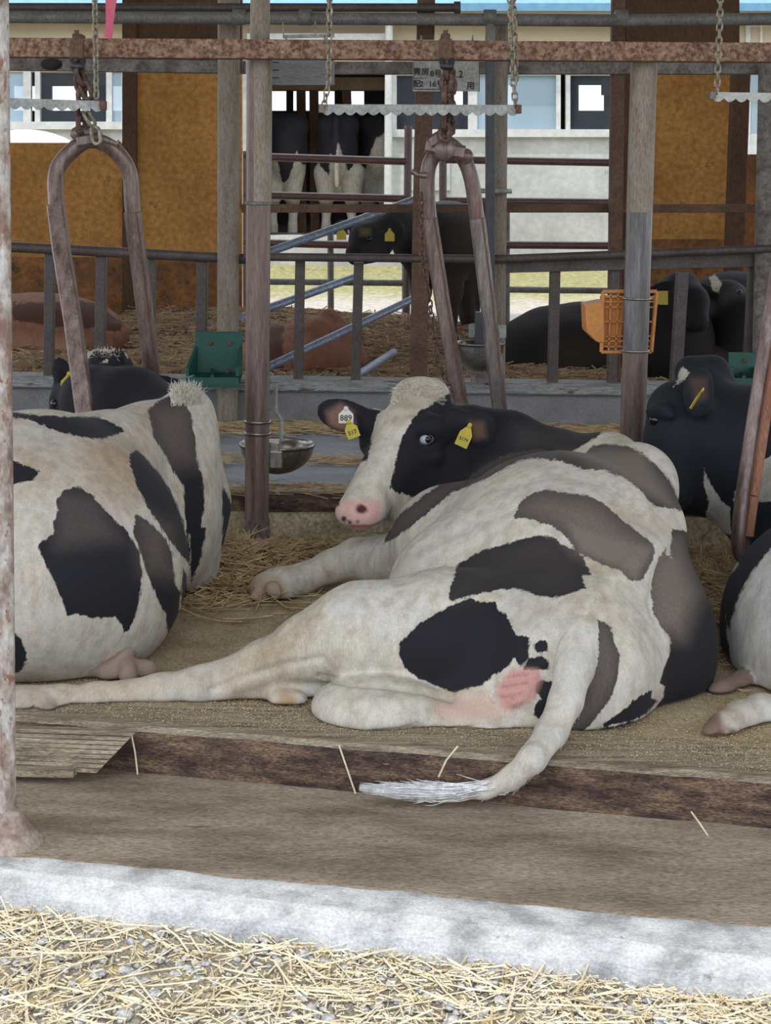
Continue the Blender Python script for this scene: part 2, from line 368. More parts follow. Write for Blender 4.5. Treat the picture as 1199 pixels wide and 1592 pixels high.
HAIRT = mat('tail_switch_hair', [(.3, (246, 246, 244)), (.7, (254, 254, 254))], 40, rough=.8, bump=0)
def strand(mb, p, d, L, r, n=4, sag=.0, curl=.0):
    d = Vector(d).normalized(); pts = []; q = Vector(p); c = Vector((random.uniform(-1,1), random.uniform(-1,1), random.uniform(-1,1)))*curl
    for i in range(n+1):
        pts.append(q.copy()); d = (d+c/n+Vector((0,0,-sag/n))).normalized(); q = q+d*(L/n)
    mb.tube(pts, [r*(1-.75*i/n) for i in range(n+1)], 3, cap=False)
def tagplate(root, name, c, u, v, n, w_, hgt, m_, text=None, tsize=.02, label=None):
    """ear tag: shield-shaped plate. u = right, v = up, n = outward"""
    u = Vector(u).normalized(); v = Vector(v).normalized(); n = Vector(n).normalized(); c = Vector(c)
    prof = [(-.5,-.5),(.5,-.5),(.5,.05),(.18,.32),(.12,.5),(-.12,.5),(-.18,.32),(-.5,.05)]
    mb = MB(); mb.prism([c+u*x*w_+v*y*hgt-n*.0015 for x, y in prof], .003, n)
    mb.lathe(c+v*hgt*.38, [(.0001,.006),(.008,.006),(.009,0)], 12, Matrix((u, v, n)).transposed())
    o = mb.build(name, m_, root)
    if label: o['label'] = label
    if text: text_obj(text, c-v*hgt*.2+n*.0025, u, v, tsize, INK, o, 'number')
    return o
def text_obj(s, c, u, v, size, m_, parent, name='lettering', ext=.0006):
    cu = bpy.data.curves.new(name, 'FONT'); cu.body = s; cu.size = size; cu.align_x = 'CENTER'; cu.align_y = 'CENTER'; cu.extrude = ext; cu.resolution_u = 3; cu.offset = size*.012
    t = bpy.data.objects.new(name, cu); COL.objects.link(t); bpy.context.view_layer.update()
    me = bpy.data.meshes.new_from_object(t.evaluated_get(bpy.context.evaluated_depsgraph_get())); bpy.data.objects.remove(t, do_unlink=True); bpy.data.curves.remove(cu)
    u = Vector(u).normalized(); v = Vector(v).normalized(); n = u.cross(v); R = Matrix((u, v, n)).transposed().to_4x4(); R.translation = Vector(c)-parent_off(parent)
    me.transform(R); me.materials.clear(); me.materials.append(m_); me.name = name
    o = bpy.data.objects.new(name, me); COL.objects.link(o); o.parent = parent; return o
# ------------------------------------------------------------------ materials of the place
SAWFLOOR = mat('sawdust_on_concrete', [(.3, (176, 152, 116)), (.5, (208, 186, 148)), (.7, (222, 206, 172))], 5, rough=.95, bump=.35, fscale=140, fine=.35, spots=(106, 90, 70), spot_scale=40, spot_t=.62)
TIMBERTOP = mat('old_timber', [(.34, (134, 118, 100)), (.5, (182, 166, 140)), (.66, (208, 194, 168))], 6, (.6, 8, 8), rough=.9, bump=.5, fscale=60, fine=.5)
AISLE = mat('scraped_board_floor', [(.36, (144, 126, 106)), (.5, (176, 158, 136)), (.64, (194, 178, 156))], 3.0, (.7, 2.2, 1), rough=.9, bump=.5, fscale=90, fine=.34, spots=(112, 92, 76), spot_scale=7, spot_t=.64)
KERB = mat('pale_concrete', [(.36, (150, 152, 154)), (.5, (188, 191, 194)), (.64, (210, 213, 216))], 9, rough=.9, bump=.6, fscale=120, fine=.15, spots=(136, 130, 126), spot_scale=12, spot_t=.63)
GRAVEL = mat('gravel_soil', [(.3, (142, 138, 134)), (.5, (176, 168, 152)), (.7, (196, 182, 150))], 9, rough=.95, bump=.6, fscale=150, fine=.5, spots=(186, 166, 116), spot_scale=10, spot_t=.55)
CONC = mat('grey_concrete', [(.3, (124, 122, 120)), (.7, (156, 156, 156))], 3, rough=.9, bump=.15, fscale=80, fine=.16, spots=(104, 98, 90), spot_scale=7, spot_t=.64)
ALLEY = mat('wet_blue_grey_concrete', [(.3, (128, 132, 140)), (.7, (158, 166, 178))], 2, (.6,2,1), rough=.6, bump=.1, fscale=60, fine=.15, spots=(122, 110, 92), spot_scale=4, spot_t=.6)
BEDDING = mat('bedding', [(.3, (140, 110, 82)), (.5, (176, 148, 116)), (.7, (198, 172, 140))], 3, rough=.95, bump=.7, fscale=60, fine=.5, dist=.03)
STRAW = mat('straw', [(.3, (204, 186, 146)), (.5, (228, 214, 182)), (.7, (240, 232, 212))], 14, rough=.7, bump=0, fine=.1)
STRAWD = mat('trampled_straw', [(.3, (146, 120, 84)), (.5, (188, 162, 120)), (.7, (212, 190, 148))], 14, rough=.8, bump=0, fine=.1)
def upward_mix(name, base, top):                     # timber: dusty on its upper faces
    return base
DARKTIMBER = mat('dark_stained_timber', [(.38, (74, 54, 48)), (.5, (118, 92, 78)), (.62, (158, 130, 104))], 5, (1.2, 3, 5), rough=.85, bump=.9, fscale=60, fine=.6, spots=(160, 140, 114), spot_scale=22, spot_t=.62)
ORANGE = mat('ochre_painted_panel', [(.3, (172, 118, 54)), (.6, (212, 156, 80))], 1.6, rough=.8, bump=.15, fscale=20, fine=.25, spots=(124, 82, 52), spot_scale=3.2, spot_t=.6)
ORANGED = mat('ochre_panel_dirty', [(.35, (118, 82, 58)), (.6, (168, 114, 58))], 1.8, rough=.85, bump=.2, fscale=20, fine=.3, spots=(80, 56, 44), spot_scale=5, spot_t=.56)
DARKWALL = mat('dark_brown_wall', [(.3, (74, 52, 38)), (.7, (112, 80, 54))], 2, (1,1,.4), rough=.85, bump=.2, spots=(56, 42, 36), spot_scale=6, spot_t=.6)
FACADE = mat('white_render_wall', [(.3, (168, 170, 168)), (.55, (196, 198, 196)), (.7, (206, 208, 206))], 1.2, rough=.9, bump=.1, fscale=12, fine=.1, spots=(146, 144, 140), spot_scale=3, spot_t=.64)
CREAM = mat('cream_cladding', [(.3, (186, 172, 146)), (.7, (204, 190, 164))], 1.5, rough=.8, bump=.05, fine=.08)
WHITEF = flat('white_window_frame', (214, 216, 214), rough=.5, fine=.05)
BLUEROOF = flat('blue_sheet_roof', (110, 160, 192), rough=.5, fine=.1)
def yard_mat():
    m_, nt_, b = newmat('yard_ground'); tcn = nt_.nodes.new('ShaderNodeTexCoord'); vec = tcn.outputs['Object']; sx = nt_.nodes.new('ShaderNodeSeparateXYZ'); nt_.links.new(vec, sx.inputs[0])
    n1 = noise(nt_, vec, 1.5, 8, .7, (1, .5, 1)); n2 = noise(nt_, vec, 14, 6, .7)
    g = ramp(nt_, [(.35, (120, 124, 76)), (.55, (168, 160, 112)), (.7, (190, 180, 150))], n2)
    w_ = ramp(nt_, [(.3, (168, 158, 144)), (.7, (212, 206, 196))], n2)
    f = mth(nt_, 'ADD', mth(nt_, 'MULTIPLY', mth(nt_, 'SUBTRACT', sx.outputs[1], 17.4), .8), mth(nt_, 'MULTIPLY', mth(nt_, 'SUBTRACT', n1, .5), 2.4), True)
    c = mixc(nt_, f, w_, g); nt_.links.new(c, b.inputs['Base Color']); b.inputs['Roughness'].default_value = .95
    bp = nt_.nodes.new('ShaderNodeBump'); bp.inputs['Strength'].default_value = .6; bp.inputs['Distance'].default_value = .05; nt_.links.new(n2, bp.inputs['Height']); nt_.links.new(bp.outputs[0], b.inputs['Normal'])
    return m_
YARD = yard_mat()
def glass_mat(name, tint, rough=.05, alpha=.55):
    m_, nt_, b = newmat(name); b.inputs['Base Color'].default_value = lin(tint); b.inputs['Roughness'].default_value = rough
    tr = nt_.nodes.new('ShaderNodeBsdfTransparent'); mx = nt_.nodes.new('ShaderNodeMixShader'); mx.inputs[0].default_value = alpha
    nt_.links.new(tr.outputs[0], mx.inputs[1]); nt_.links.new(b.outputs[0], mx.inputs[2]); nt_.links.new(mx.outputs[0], nt_.nodes['Material Output'].inputs[0]); return m_
GLASS = glass_mat('window_glass', (176, 200, 214), alpha=.6)
GLASSD = glass_mat('window_glass_dark', (90, 100, 110), alpha=.14)

def struct(name, mb, m_, parent=None, bevel=0):
    o = mb.build(name, m_, parent, bevel)
    return o if parent else tag(o, kind='structure')
def grid(x0, x1, y0f, y1f, nx, ny, zf):
    """open sheet between two y-lines, z from zf(x, y)"""
    mb = MB(); vs = []
    for j in range(ny+1):
        for i in range(nx+1):
            x = x0+(x1-x0)*i/nx; y = y0f(x)*(1-j/ny)+y1f(x)*j/ny; vs.append((x, y, zf(x, y)))
    mb.add(vs, [(j*(nx+1)+i, j*(nx+1)+i+1, (j+1)*(nx+1)+i+1, (j+1)*(nx+1)+i) for j in range(ny) for i in range(nx)], True); return mb
from mathutils import noise as mn
def nz3(x, y, s, k=0): return mn.noise(Vector((x*s, y*s, k)))
def line(a, b): m__ = (b.y-a.y)/(b.x-a.x); return lambda x: a.y+m__*(x-a.x)
ZA = P(1199, 1290, G(1199, 1213, 0).y).z             # level of the aisle below the step
E = line(G(100, 1122, 0), G(1199, 1213, 0))          # front edge of the stall step
K = line(G(130, 1340, ZA+.004), G(1199, 1443, ZA+.004))   # back edge of the pale kerb
KF = line(G(200, 1408, ZA-.03), G(1199, 1526, ZA-.03))     # front edge of the kerb
c_ = lambda v: (lambda x: v)
# ground sheets (each has thickness below through its skirts)
struct('floor', grid(-7, 7, lambda x: E(x)+.02, c_(6.95), 220, 60, lambda x, y: -.004+.006*nz3(x, y, 9)+.003*nz3(x, y, 40, 3)), SAWFLOOR)
def slab(name, x0, x1, yf, yb, z0, z1, m_, n=60, amp=0, fr=4, sl=0):
    mb = MB(); vs = []
    rows = [(lambda x: yf(x)-sl, z0), (lambda x: yf(x)-sl*.35, z1-sl*.35), (lambda x: yf(x)+.02+sl*.4, z1+.004), (yb, z1+.004), (yb, z0)]
    for (fy, z) in rows:
        for i in range(n+1):
            x = x0+(x1-x0)*i/n; a = amp*nz3(x, fy(0), fr) if z != z0 else 0; vs.append((x, fy(x)+a, z+a*.4))
    R_ = len(rows)
    mb.add(vs, [(j*(n+1)+i, j*(n+1)+i+1, ((j+1) % R_)*(n+1)+i+1, ((j+1) % R_)*(n+1)+i) for j in range(R_) for i in range(n)]); return struct(name, mb, m_) if m_ else mb
slab('trim_1', -7, 7, K, lambda x: E(x)+.1, -.4, ZA-.004, AISLE, amp=.0)
slab('trim_2', -7, 7, KF, lambda x: K(x)-.002, -.4, ZA, KERB, 260, amp=.012, fr=7, sl=.07)
struct('trim_3', grid(-9, 9, c_(-1.5), lambda x: KF(x)+.1, 240, 160, lambda x, y: ZA-.065+.018*nz3(x, y, 6)+.01*nz3(x, y, 25, 2)), GRAVEL)
# retaining body of the step behind the timber
slab('trim_4', -7, 7, lambda x: E(x)+.05, c_(10.3), -.4, -.03, CONC, 4)

# timber step: long beam
beam = empty('timber_beam', (0, 4.475, -.14), 'long worn timber beam edging the stall step, stained dark on its face', 'beam')
def step_beam():
    mb = MB(); n = 340; x0, x1 = -3.2, 3.2; rows = []
    for i in range(n+1):
        x = x0+(x1-x0)*i/n; e = E(x)
        w1 = .008*nz3(x, 1, 5)+.004*nz3(x, 2, 22); w2 = .006*nz3(x, 4, 6)
        rows.append([(x, e+w1+.012, ZA-.01), (x, e+w2, ZA*.62), (x, e+w1*.7, ZA*.28), (x, e+w1+.004, -.012+w2*.4), (x, e+.02, .001+.5*w1), (x, e+.12, .003+.006*nz3(x, 7, 8)), (x, e+.27, .004), (x, e+.27, ZA-.01)])
    k = 8; vs = [p for r in rows for p in r]
    mb.add(vs, [(i*k+j, (i+1)*k+j, (i+1)*k+(j+1) % k, i*k+(j+1) % k) for i in range(n) for j in range(k)])
    o = mb.build('timber', DARKTIMBER, beam); o.data.materials.append(TIMBERTOP)
    for p in o.data.polygons:
        if p.index % 8 in (3, 4, 5): p.material_index = 1
step_beam()
# grooved board lying over the step at the left
bd = empty('grooved_board', tuple(G(110, 1165, -.06)), 'short grooved wooden board laid over the left end of the step', 'board')
def gboard():
    mb = MB(); a0, a1 = G(-60, 1128, .006), G(212, 1137, .006); b0, b1 = P(-60, 1190, 4.47), P(150, 1201, 4.40)
    n = 9; up = (a1-a0).cross(b0-a0).normalized(); up = -up if up.z < 0 else up
    for i in range(n):
        t0, t1 = i/n, (i+.8)/n
        q = [a0.lerp(b0, t0), a1.lerp(b1, t0), a1.lerp(b1, t1), a0.lerp(b0, t1)]
        mb.prism([v+up*.012 for v in q], .016, -up)
    mb.prism([a0, a1, b1, b0], .02, -up)
    mb.build('board', TIMBERTOP, bd)
    mb = MB(); mb.bar(P(-60, 1196, 4.44), P(118, 1199, 4.40), .05, .02); mb.build('batten', TIMBERTOP, bd)
gboard()

# manger wall with timber cap, feed alley, far kerb
SANDW = mat('sandy_concrete', [(.3, (168, 150, 120)), (.55, (208, 192, 160)), (.7, (222, 208, 178))], 6, rough=.95, bump=.6, fscale=60, fine=.3, spots=(108, 92, 72), spot_scale=9, spot_t=.6)
slab('trim_5', -7, 7, lambda x: 6.9+.012*math.sin(9*x), c_(7.1), -.3, .135, SANDW, 160, amp=.02, fr=5)
t = empty('timber_rail', (0, 7.0, .14), 'low dark timber cap running along the manger wall behind the cows', 'beam')
mb = MB(); mb.bar((-4, 7.0, .175), (4, 7.0, .155), .16, .07, ch=.01); mb.build('timber', DARKTIMBER, t)
struct('trim_6', grid(-8, 8, c_(7.05), c_(10.45), 120, 60, lambda x, y: .012+.012*nz3(x, y, 2)), ALLEY)
def farcurb():
    mb = MB(); a = P(-300, 620, 10.4); b = P(1500, 640, 10.4)
    mb.bar((-6, 10.5, .13), (6, 10.5, .13), .2, .30); return mb
struct('trim_7', farcurb(), CONC)
WHITEWOOD = mat('peeling_white_edge', [(.35, (128, 126, 122)), (.6, (178, 180, 178))], 6, (.5, 3, 3), rough=.8, bump=.3, spots=(88, 72, 62), spot_scale=6, spot_t=.55)
t = empty('kerb_capping', (0, 10.5, .28), 'peeling white steel capping along the top of the far kerb', 'capping')
mb = MB(); mb.bar(P(-200, 587, 10.45), P(1400, 609, 10.45), .24, .075, ch=.008); mb.build('channel', WHITEWOOD, t)
# pen bedding, yard
def pen_z(x, y):
    b = .20+.05*nz3(x, y, 1.2)+.025*nz3(x, y, 5, 2)+.012*nz3(x, y, 18, 4)
    b += .16*math.exp(-((x-.35)**2/.8+(y-13.3)**2/1.6)) + .22*math.exp(-((x+1.4)**2/3+(y-14.6)**2/1.2))
    return b
struct('trim_8', grid(-8, 8, c_(10.55), c_(15.9), 200, 90, pen_z), BEDDING)
struct('trim_9', grid(-25, 25, c_(15.2), c_(21.6), 120, 60, lambda x, y: .17+(y-15.2)*.052+.03*nz3(x, y, 1.3)), YARD)
mb = MB(); mb.box((-60, -30, -.6), (60, 60, -.4)); struct('trim_10', mb, GRAVEL)
mb = MB(); mb.add([(-60, -30, -.27), (60, -30, -.27), (60, -1.4, -.27), (-60, -1.4, -.27)], [(0, 1, 2, 3)]); struct('trim_11', mb, GRAVEL)

# roof of the shed: eave runs above the kerb; its edge throws the shade line
ROOFM = flat('pale_roof_sheet', (214, 214, 210), rough=.8)
def roof():
    mb = MB(); ev = lambda x: K(x+.2*(4.6-ZA))-.36*(4.6-ZA)
    top = [(-14, ev(-14), 4.6), (14, ev(14), 4.6), (14, 15.1, 4.8), (-14, 15.1, 4.8)]
    mb.add(top+[(x, y, z+.06) for x, y, z in top], [(0,1,2,3), (4,5,6,7), (0,1,5,4), (1,2,6,5), (2,3,7,6), (3,0,4,7)]); return mb
struct('ceiling', roof(), ROOFM)

# ------------------------------------------------------------------ posts and rails
def vpost(name, label, a, b, Y, rpx, m_, square=False, cat='post', n=18, group=None, Y2=None):
    Y2 = Y if Y2 is None else Y2
    pa, pb = P(a[0], a[1], Y), P(b[0], b[1], Y2); root = empty(name, tuple(pb), label, cat, group); mb = MB()
    if square: mb.bar(pb, pa, 2*rpx*Y/F, 2*rpx*Y/F, up=(0,1,0), ch=.004)
    else: mb.tube([pb, pa], rpx*Y/F, n)
    mb.build('shaft', m_, root); return root
def band(root, px, py, Y, r, m_, name='band', h=.012, thick=.004):
    mb = MB(); c = P(px, py, Y); mb.lathe(c, [(r, -h/2), (r+thick, -h/2), (r+thick, h/2), (r, h/2)], 24); return mb.build(name, m_, root)
def hpipe(name, label, pts, rpx, m_, square=False, cat='rail', fit=(), hgt=None, group=None):
    q = [P(x, y, Y) for x, y, Y in pts]; Y = pts[0][2]; root = empty(name, tuple(q[0]), label, cat, group); mb = MB(); r = rpx*Y/F
    if square:
        for a, b in zip(q, q[1:]): mb.bar(a, b, r*2 if hgt is None else hgt, 2*r, ch=.003)
    else: mb.tube(q, r, 16)
    mb.build('tube' if not square else 'bar', m_, root)
    for x in fit:                                    # couplings
        t = (x-pts[0][0])/(pts[-1][0]-pts[0][0]); c = q[0].lerp(q[-1], t); d = (q[-1]-q[0]).normalized()*.04
        MB().tube([c-d, c-d*.9, c+d*.9, c+d], [r*1.1, r*1.28, r*1.28, r*1.1], 16).build('coupling', m_, root)
    return root
# left front post with its foot
r = empty('steel_post', tuple(P(10, 1345, 4.04)), 'worn white painted steel post at the left edge with a rusted foot', 'post')
mb = MB(); mb.tube([P(10, 1356, 4.0), P(-4, -60, 4.0)], 16.5*4.04/F, 20); mb.build('shaft', WHITEPIPE, r)
mb = MB(); c = P(10, 1350, 4.0); c.z = ZA; mb.lathe(c, [(.001, .09), (.034, .085), (.05, .06), (.07, .03), (.095, .005), (.11, -.04)], 20); mb.build('foot', mat('rusted_concrete_foot', [(.3, (140, 112, 96)), (.6, (188, 172, 158))], 20, rough=.95, bump=.6), r)
mb = MB(); mb.bar(P(-40, 1372, 3.98), P(60, 1376, 3.96), .06, .012); mb.build('foot_plate', BROWNPOST, r)

# main posts in the stanchion line
r = vpost('round_post', 'round rusty brown stall post carrying the steel drinking bowl', (403, 78), (399, 852), 6.72, 19, RUSTPOST)
MB().tube([P(403, 318, 6.72), P(404, 80, 6.72)], 19.4*6.72/F, 18).build('upper_sleeve', GALVRUST, r)
MB().tube([P(404, 80, 6.72), P(405, -60, 6.72)], 15*6.72/F, 16).build('upper_stub', GALVRUST, r)
band(r, 402, 316, 6.72, .052, GREYPIPE, 'collar', .014); MB().tube([P(399, 806, 6.72), P(399, 866, 6.72)], 21*6.72/F, 16).build('socket', GREYRUST, r)
for y in (655, 673): band(r, 401, y, 6.72, .052, STEEL, 'clamp_band', .012, .006)
r2 = vpost('round_post', 'round stall post with grey mottled top holding the orange crate', (1002, 80), (978, 860), 6.72, 20, RUSTPOST)
a, b_ = Vector((1002, 80)), Vector((978, 860))
def on_post(y): return 1002+(978-1002)*(y-80)/780
MB().tube([P(1002, 80, 6.72), P(on_post(330), 330, 6.72)], 20.3*6.72/F, 18).build('upper_sleeve', GALVRUST, r2)
MB().tube([P(on_post(330), 330, 6.72), P(on_post(540), 540, 6.72)], 20.2*6.72/F, 18).build('middle_sleeve', STEELDARK, r2)
for y in (464, 545): band(r2, on_post(y), y, 6.72, .055, STEEL, 'clamp_band', .01, .005)
vpost('square_post', 'rusty brown square post behind the middle neck yoke', (664, -60), (650, 600), 10.3, 13.5, BROWNPOST, True)
vpost('round_post', 'weathered grey brown post behind the green feeder', (356, -60), (354, 672), 10.3, 17, GALVRUST)
vpost('round_post', 'pale weathered post right of the middle neck yoke', (779, 40), (774, 598), 10.35, 11.5, GALVRUST)
r = vpost('square_post', 'thin dark post strapped to the pale weathered one', (762, 40), (762, 598), 10.2, 7.0, mat('dark_green_post', [(.3, (44, 48, 56)), (.7, (72, 76, 80))], 6, rough=.4, bump=.05), True)
band(r, 768, 297, 10.3, .11, ZINC, 'strap', .03, .006)
vpost('square_post', 'dark brown upright beside the doorway of the far pen', (962, -60), (954, 596), 10.5, 10, BROWNPOST, True)
vpost('round_post', 'grey post at the right edge behind the serrated bar', (1194, 100), (1183, 600), 10.3, 14, GREYRUST)
vpost('square_post', 'tall dark wooden upright between the two ochre panels on the right', (1152, 100), (1135, 560), 14.6, 13, DARKWALL, True)

# rails
r = hpipe('rusty_rail', 'thick rusty rail running across the whole width in front of the posts', [(-80, 74, 6.62), (1290, 83, 6.62)], 14.5, RUSTRAIL, True)
hpipe('grey_rail', 'pitted grey rail just below and behind the thick rusty rail, left stretch', [(-120, 98, 10.46), (382, 105, 10.46)], 9.5, GREYRUST, True)
hpipe('grey_rail', 'pitted grey rail just below and behind the thick rusty rail, middle stretch', [(424, 106, 10.46), (983, 106, 10.46)], 9.5, GREYRUST, True)
hpipe('grey_rail', 'pitted grey rail just below and behind the thick rusty rail, right stretch', [(1018, 106, 10.46), (1330, 106, 10.46)], 9.5, GREYRUST, True)
r = hpipe('overhead_pipe', 'topmost thin pipe ending in a cap above the middle yoke', [(-120, 11, 10.2), (716, 12, 10.2)], 6.5, DARKRAIL)
MB().tube([P(706, 12, 10.2), P(716, 12, 10.2)], 9.5*10.2/F, 14).build('end_cap', DARKRAIL, r)
r = hpipe('overhead_pipe', 'grey galvanised water pipe with couplings near the top', [(-120, 26, 10.0), (370, 28, 10.0), (960, 32, 10.0), (1330, 28, 10.0)], 9.5, GREYPIPE, fit=(372, 475, 762, 966))
MB().tube([P(762, 32, 10.0), P(762, 66, 10.0)], 7*10/F, 12).build('drop_pipe', GREYPIPE, r)
hpipe('pen_rail', 'dark rail along the top of the pen bars left of the stall post', [(-80, 379, 10.35), (392, 403, 10.35)], 8, DARKRAIL)
r = hpipe('pen_rail', 'thick dark beam along the top of the pen bars right of the middle yoke', [(770, 411, 10.4), (1320, 398, 10.4)], 13, DARKRAIL, True)
hpipe('pen_rail', 'dark rail along the top of the pen bars from stall post to right edge', [(380, 399, 10.25), (770, 403, 10.25), (1320, 382, 10.25)], 6.5, DARKRAIL)
hpipe('flat_rail', 'flat brown rail crossing in front of the dark heifer', [(376, 324, 10.6), (960, 324, 10.6), (1330, 324, 10.6)], 6.5, BROWNPOST, True)
bars = [('pen_bar', 78, 392, 76, 590, 7.5, 'upright pen bar nearest the white front post'), ('pen_bar', 158, 398, 155, 590, 8, 'upright pen bar seen inside the left yoke'),
        ('pen_bar', 237, 402, 233, 590, 6, 'upright pen bar beside the right leg of the left yoke'), ('pen_bar', 315, 404, 312, 590, 8.5, 'upright pen bar standing behind the green feeder'),
        ('pen_bar', 467, 404, 464, 588, 7.5, 'upright pen bar in front of the tan calf rump'), ('pen_bar', 558, 408, 553, 590, 7.5, 'upright pen bar right of the tan calf head'),
        ('pen_bar', 650, 408, 645, 590, 8, 'upright pen bar under the dark heifer neck'), 
        ('pen_bar', 863, 420, 859, 596, 8, 'upright pen bar in front of the resting black cow'), ('pen_bar', 956, 420, 951, 598, 7, 'upright pen bar behind the orange crate'),
        ('pen_bar', 1061, 424, 1050, 600, 9, 'upright pen bar left of the white-blotched black cow'), ('pen_bar', 1172, 415, 1162, 600, 8, 'upright pen bar above the right green feeder')]
for nm, x0, y0, x1, y1, rr, lb in bars: vpost(nm, lb, (x0, y0), (x1, y1), 10.42, rr, DARKRAIL, True, 'bar')
# far gates
def gate(name, label, Y, rails, ups, m_, rpx=6):
    root = empty(name, tuple(P(rails[0][0], rails[-1][1], Y)), label, 'gate'); 
    for x0, y0, x1, y1 in rails: MB().tube([P(x0, y0, Y), P(x1, y1, Y)], rpx*Y/F, 12).build('rail', m_, root)
    for x0, y0, x1, y1 in ups: MB().tube([P(x0, y0, Y), P(x1, y1, Y)], rpx*Y/F, 12).build('upright', m_, root)
    return root
BRT = mat('brown_tube_gate', [(.3, (92, 66, 64)), (.7, (120, 90, 84))], 5, rough=.35, bump=.05)
gate('tube_gate', 'brown tube gate with rails in front of the far barn cows', 14.9, [(380, 243, 633, 251), (380, 303, 633, 309), (380, 377, 633, 383)], [(635, 195, 631, 575), (384, 235, 384, 575)], BRT)
gate('tube_gate', 'brown tube gate with rounded corner against the white wall', 14.9, [(688, 248, 957, 253), (688, 312, 957, 315), (688, 380, 957, 382)], [(689, 195, 688, 560), (957, 253, 953, 560)], BRT)
gate('tube_gate', 'low grey tube gate standing on the yard side of the pen, left half', 15.1, [(420, 438, 634, 440), (380, 497, 634, 499)], [(514, 360, 515, 580), (630, 400, 630, 530)], GREYPIPE, 5)
gate('tube_gate', 'low grey tube gate on the yard side behind the resting black cow', 15.1, [(786, 450, 950, 452), (786, 508, 950, 508)], [(788, 330, 788, 580)], GREYPIPE, 5)
for (x0, y0, x1, y1, lb) in ((376, 407, 652, 308, 'topmost of the slanting blue grey pipes'), (376, 494, 560, 428, 'second slanting blue grey pipe from the top'), (410, 574, 640, 466, 'third slanting blue grey pipe, crossing over the tan calf'), (556, 584, 612, 548, 'lowest and shortest slanting blue grey pipe')):
    rt = empty('slanting_pipe', tuple(P(x0, y0, 10.8)), lb, 'pipe'); MB().tube([P(x0, y0, 10.8), P(x1, y1, 11.6)], 6.5*11/F, 14).build('tube', BLUEGALV, rt)
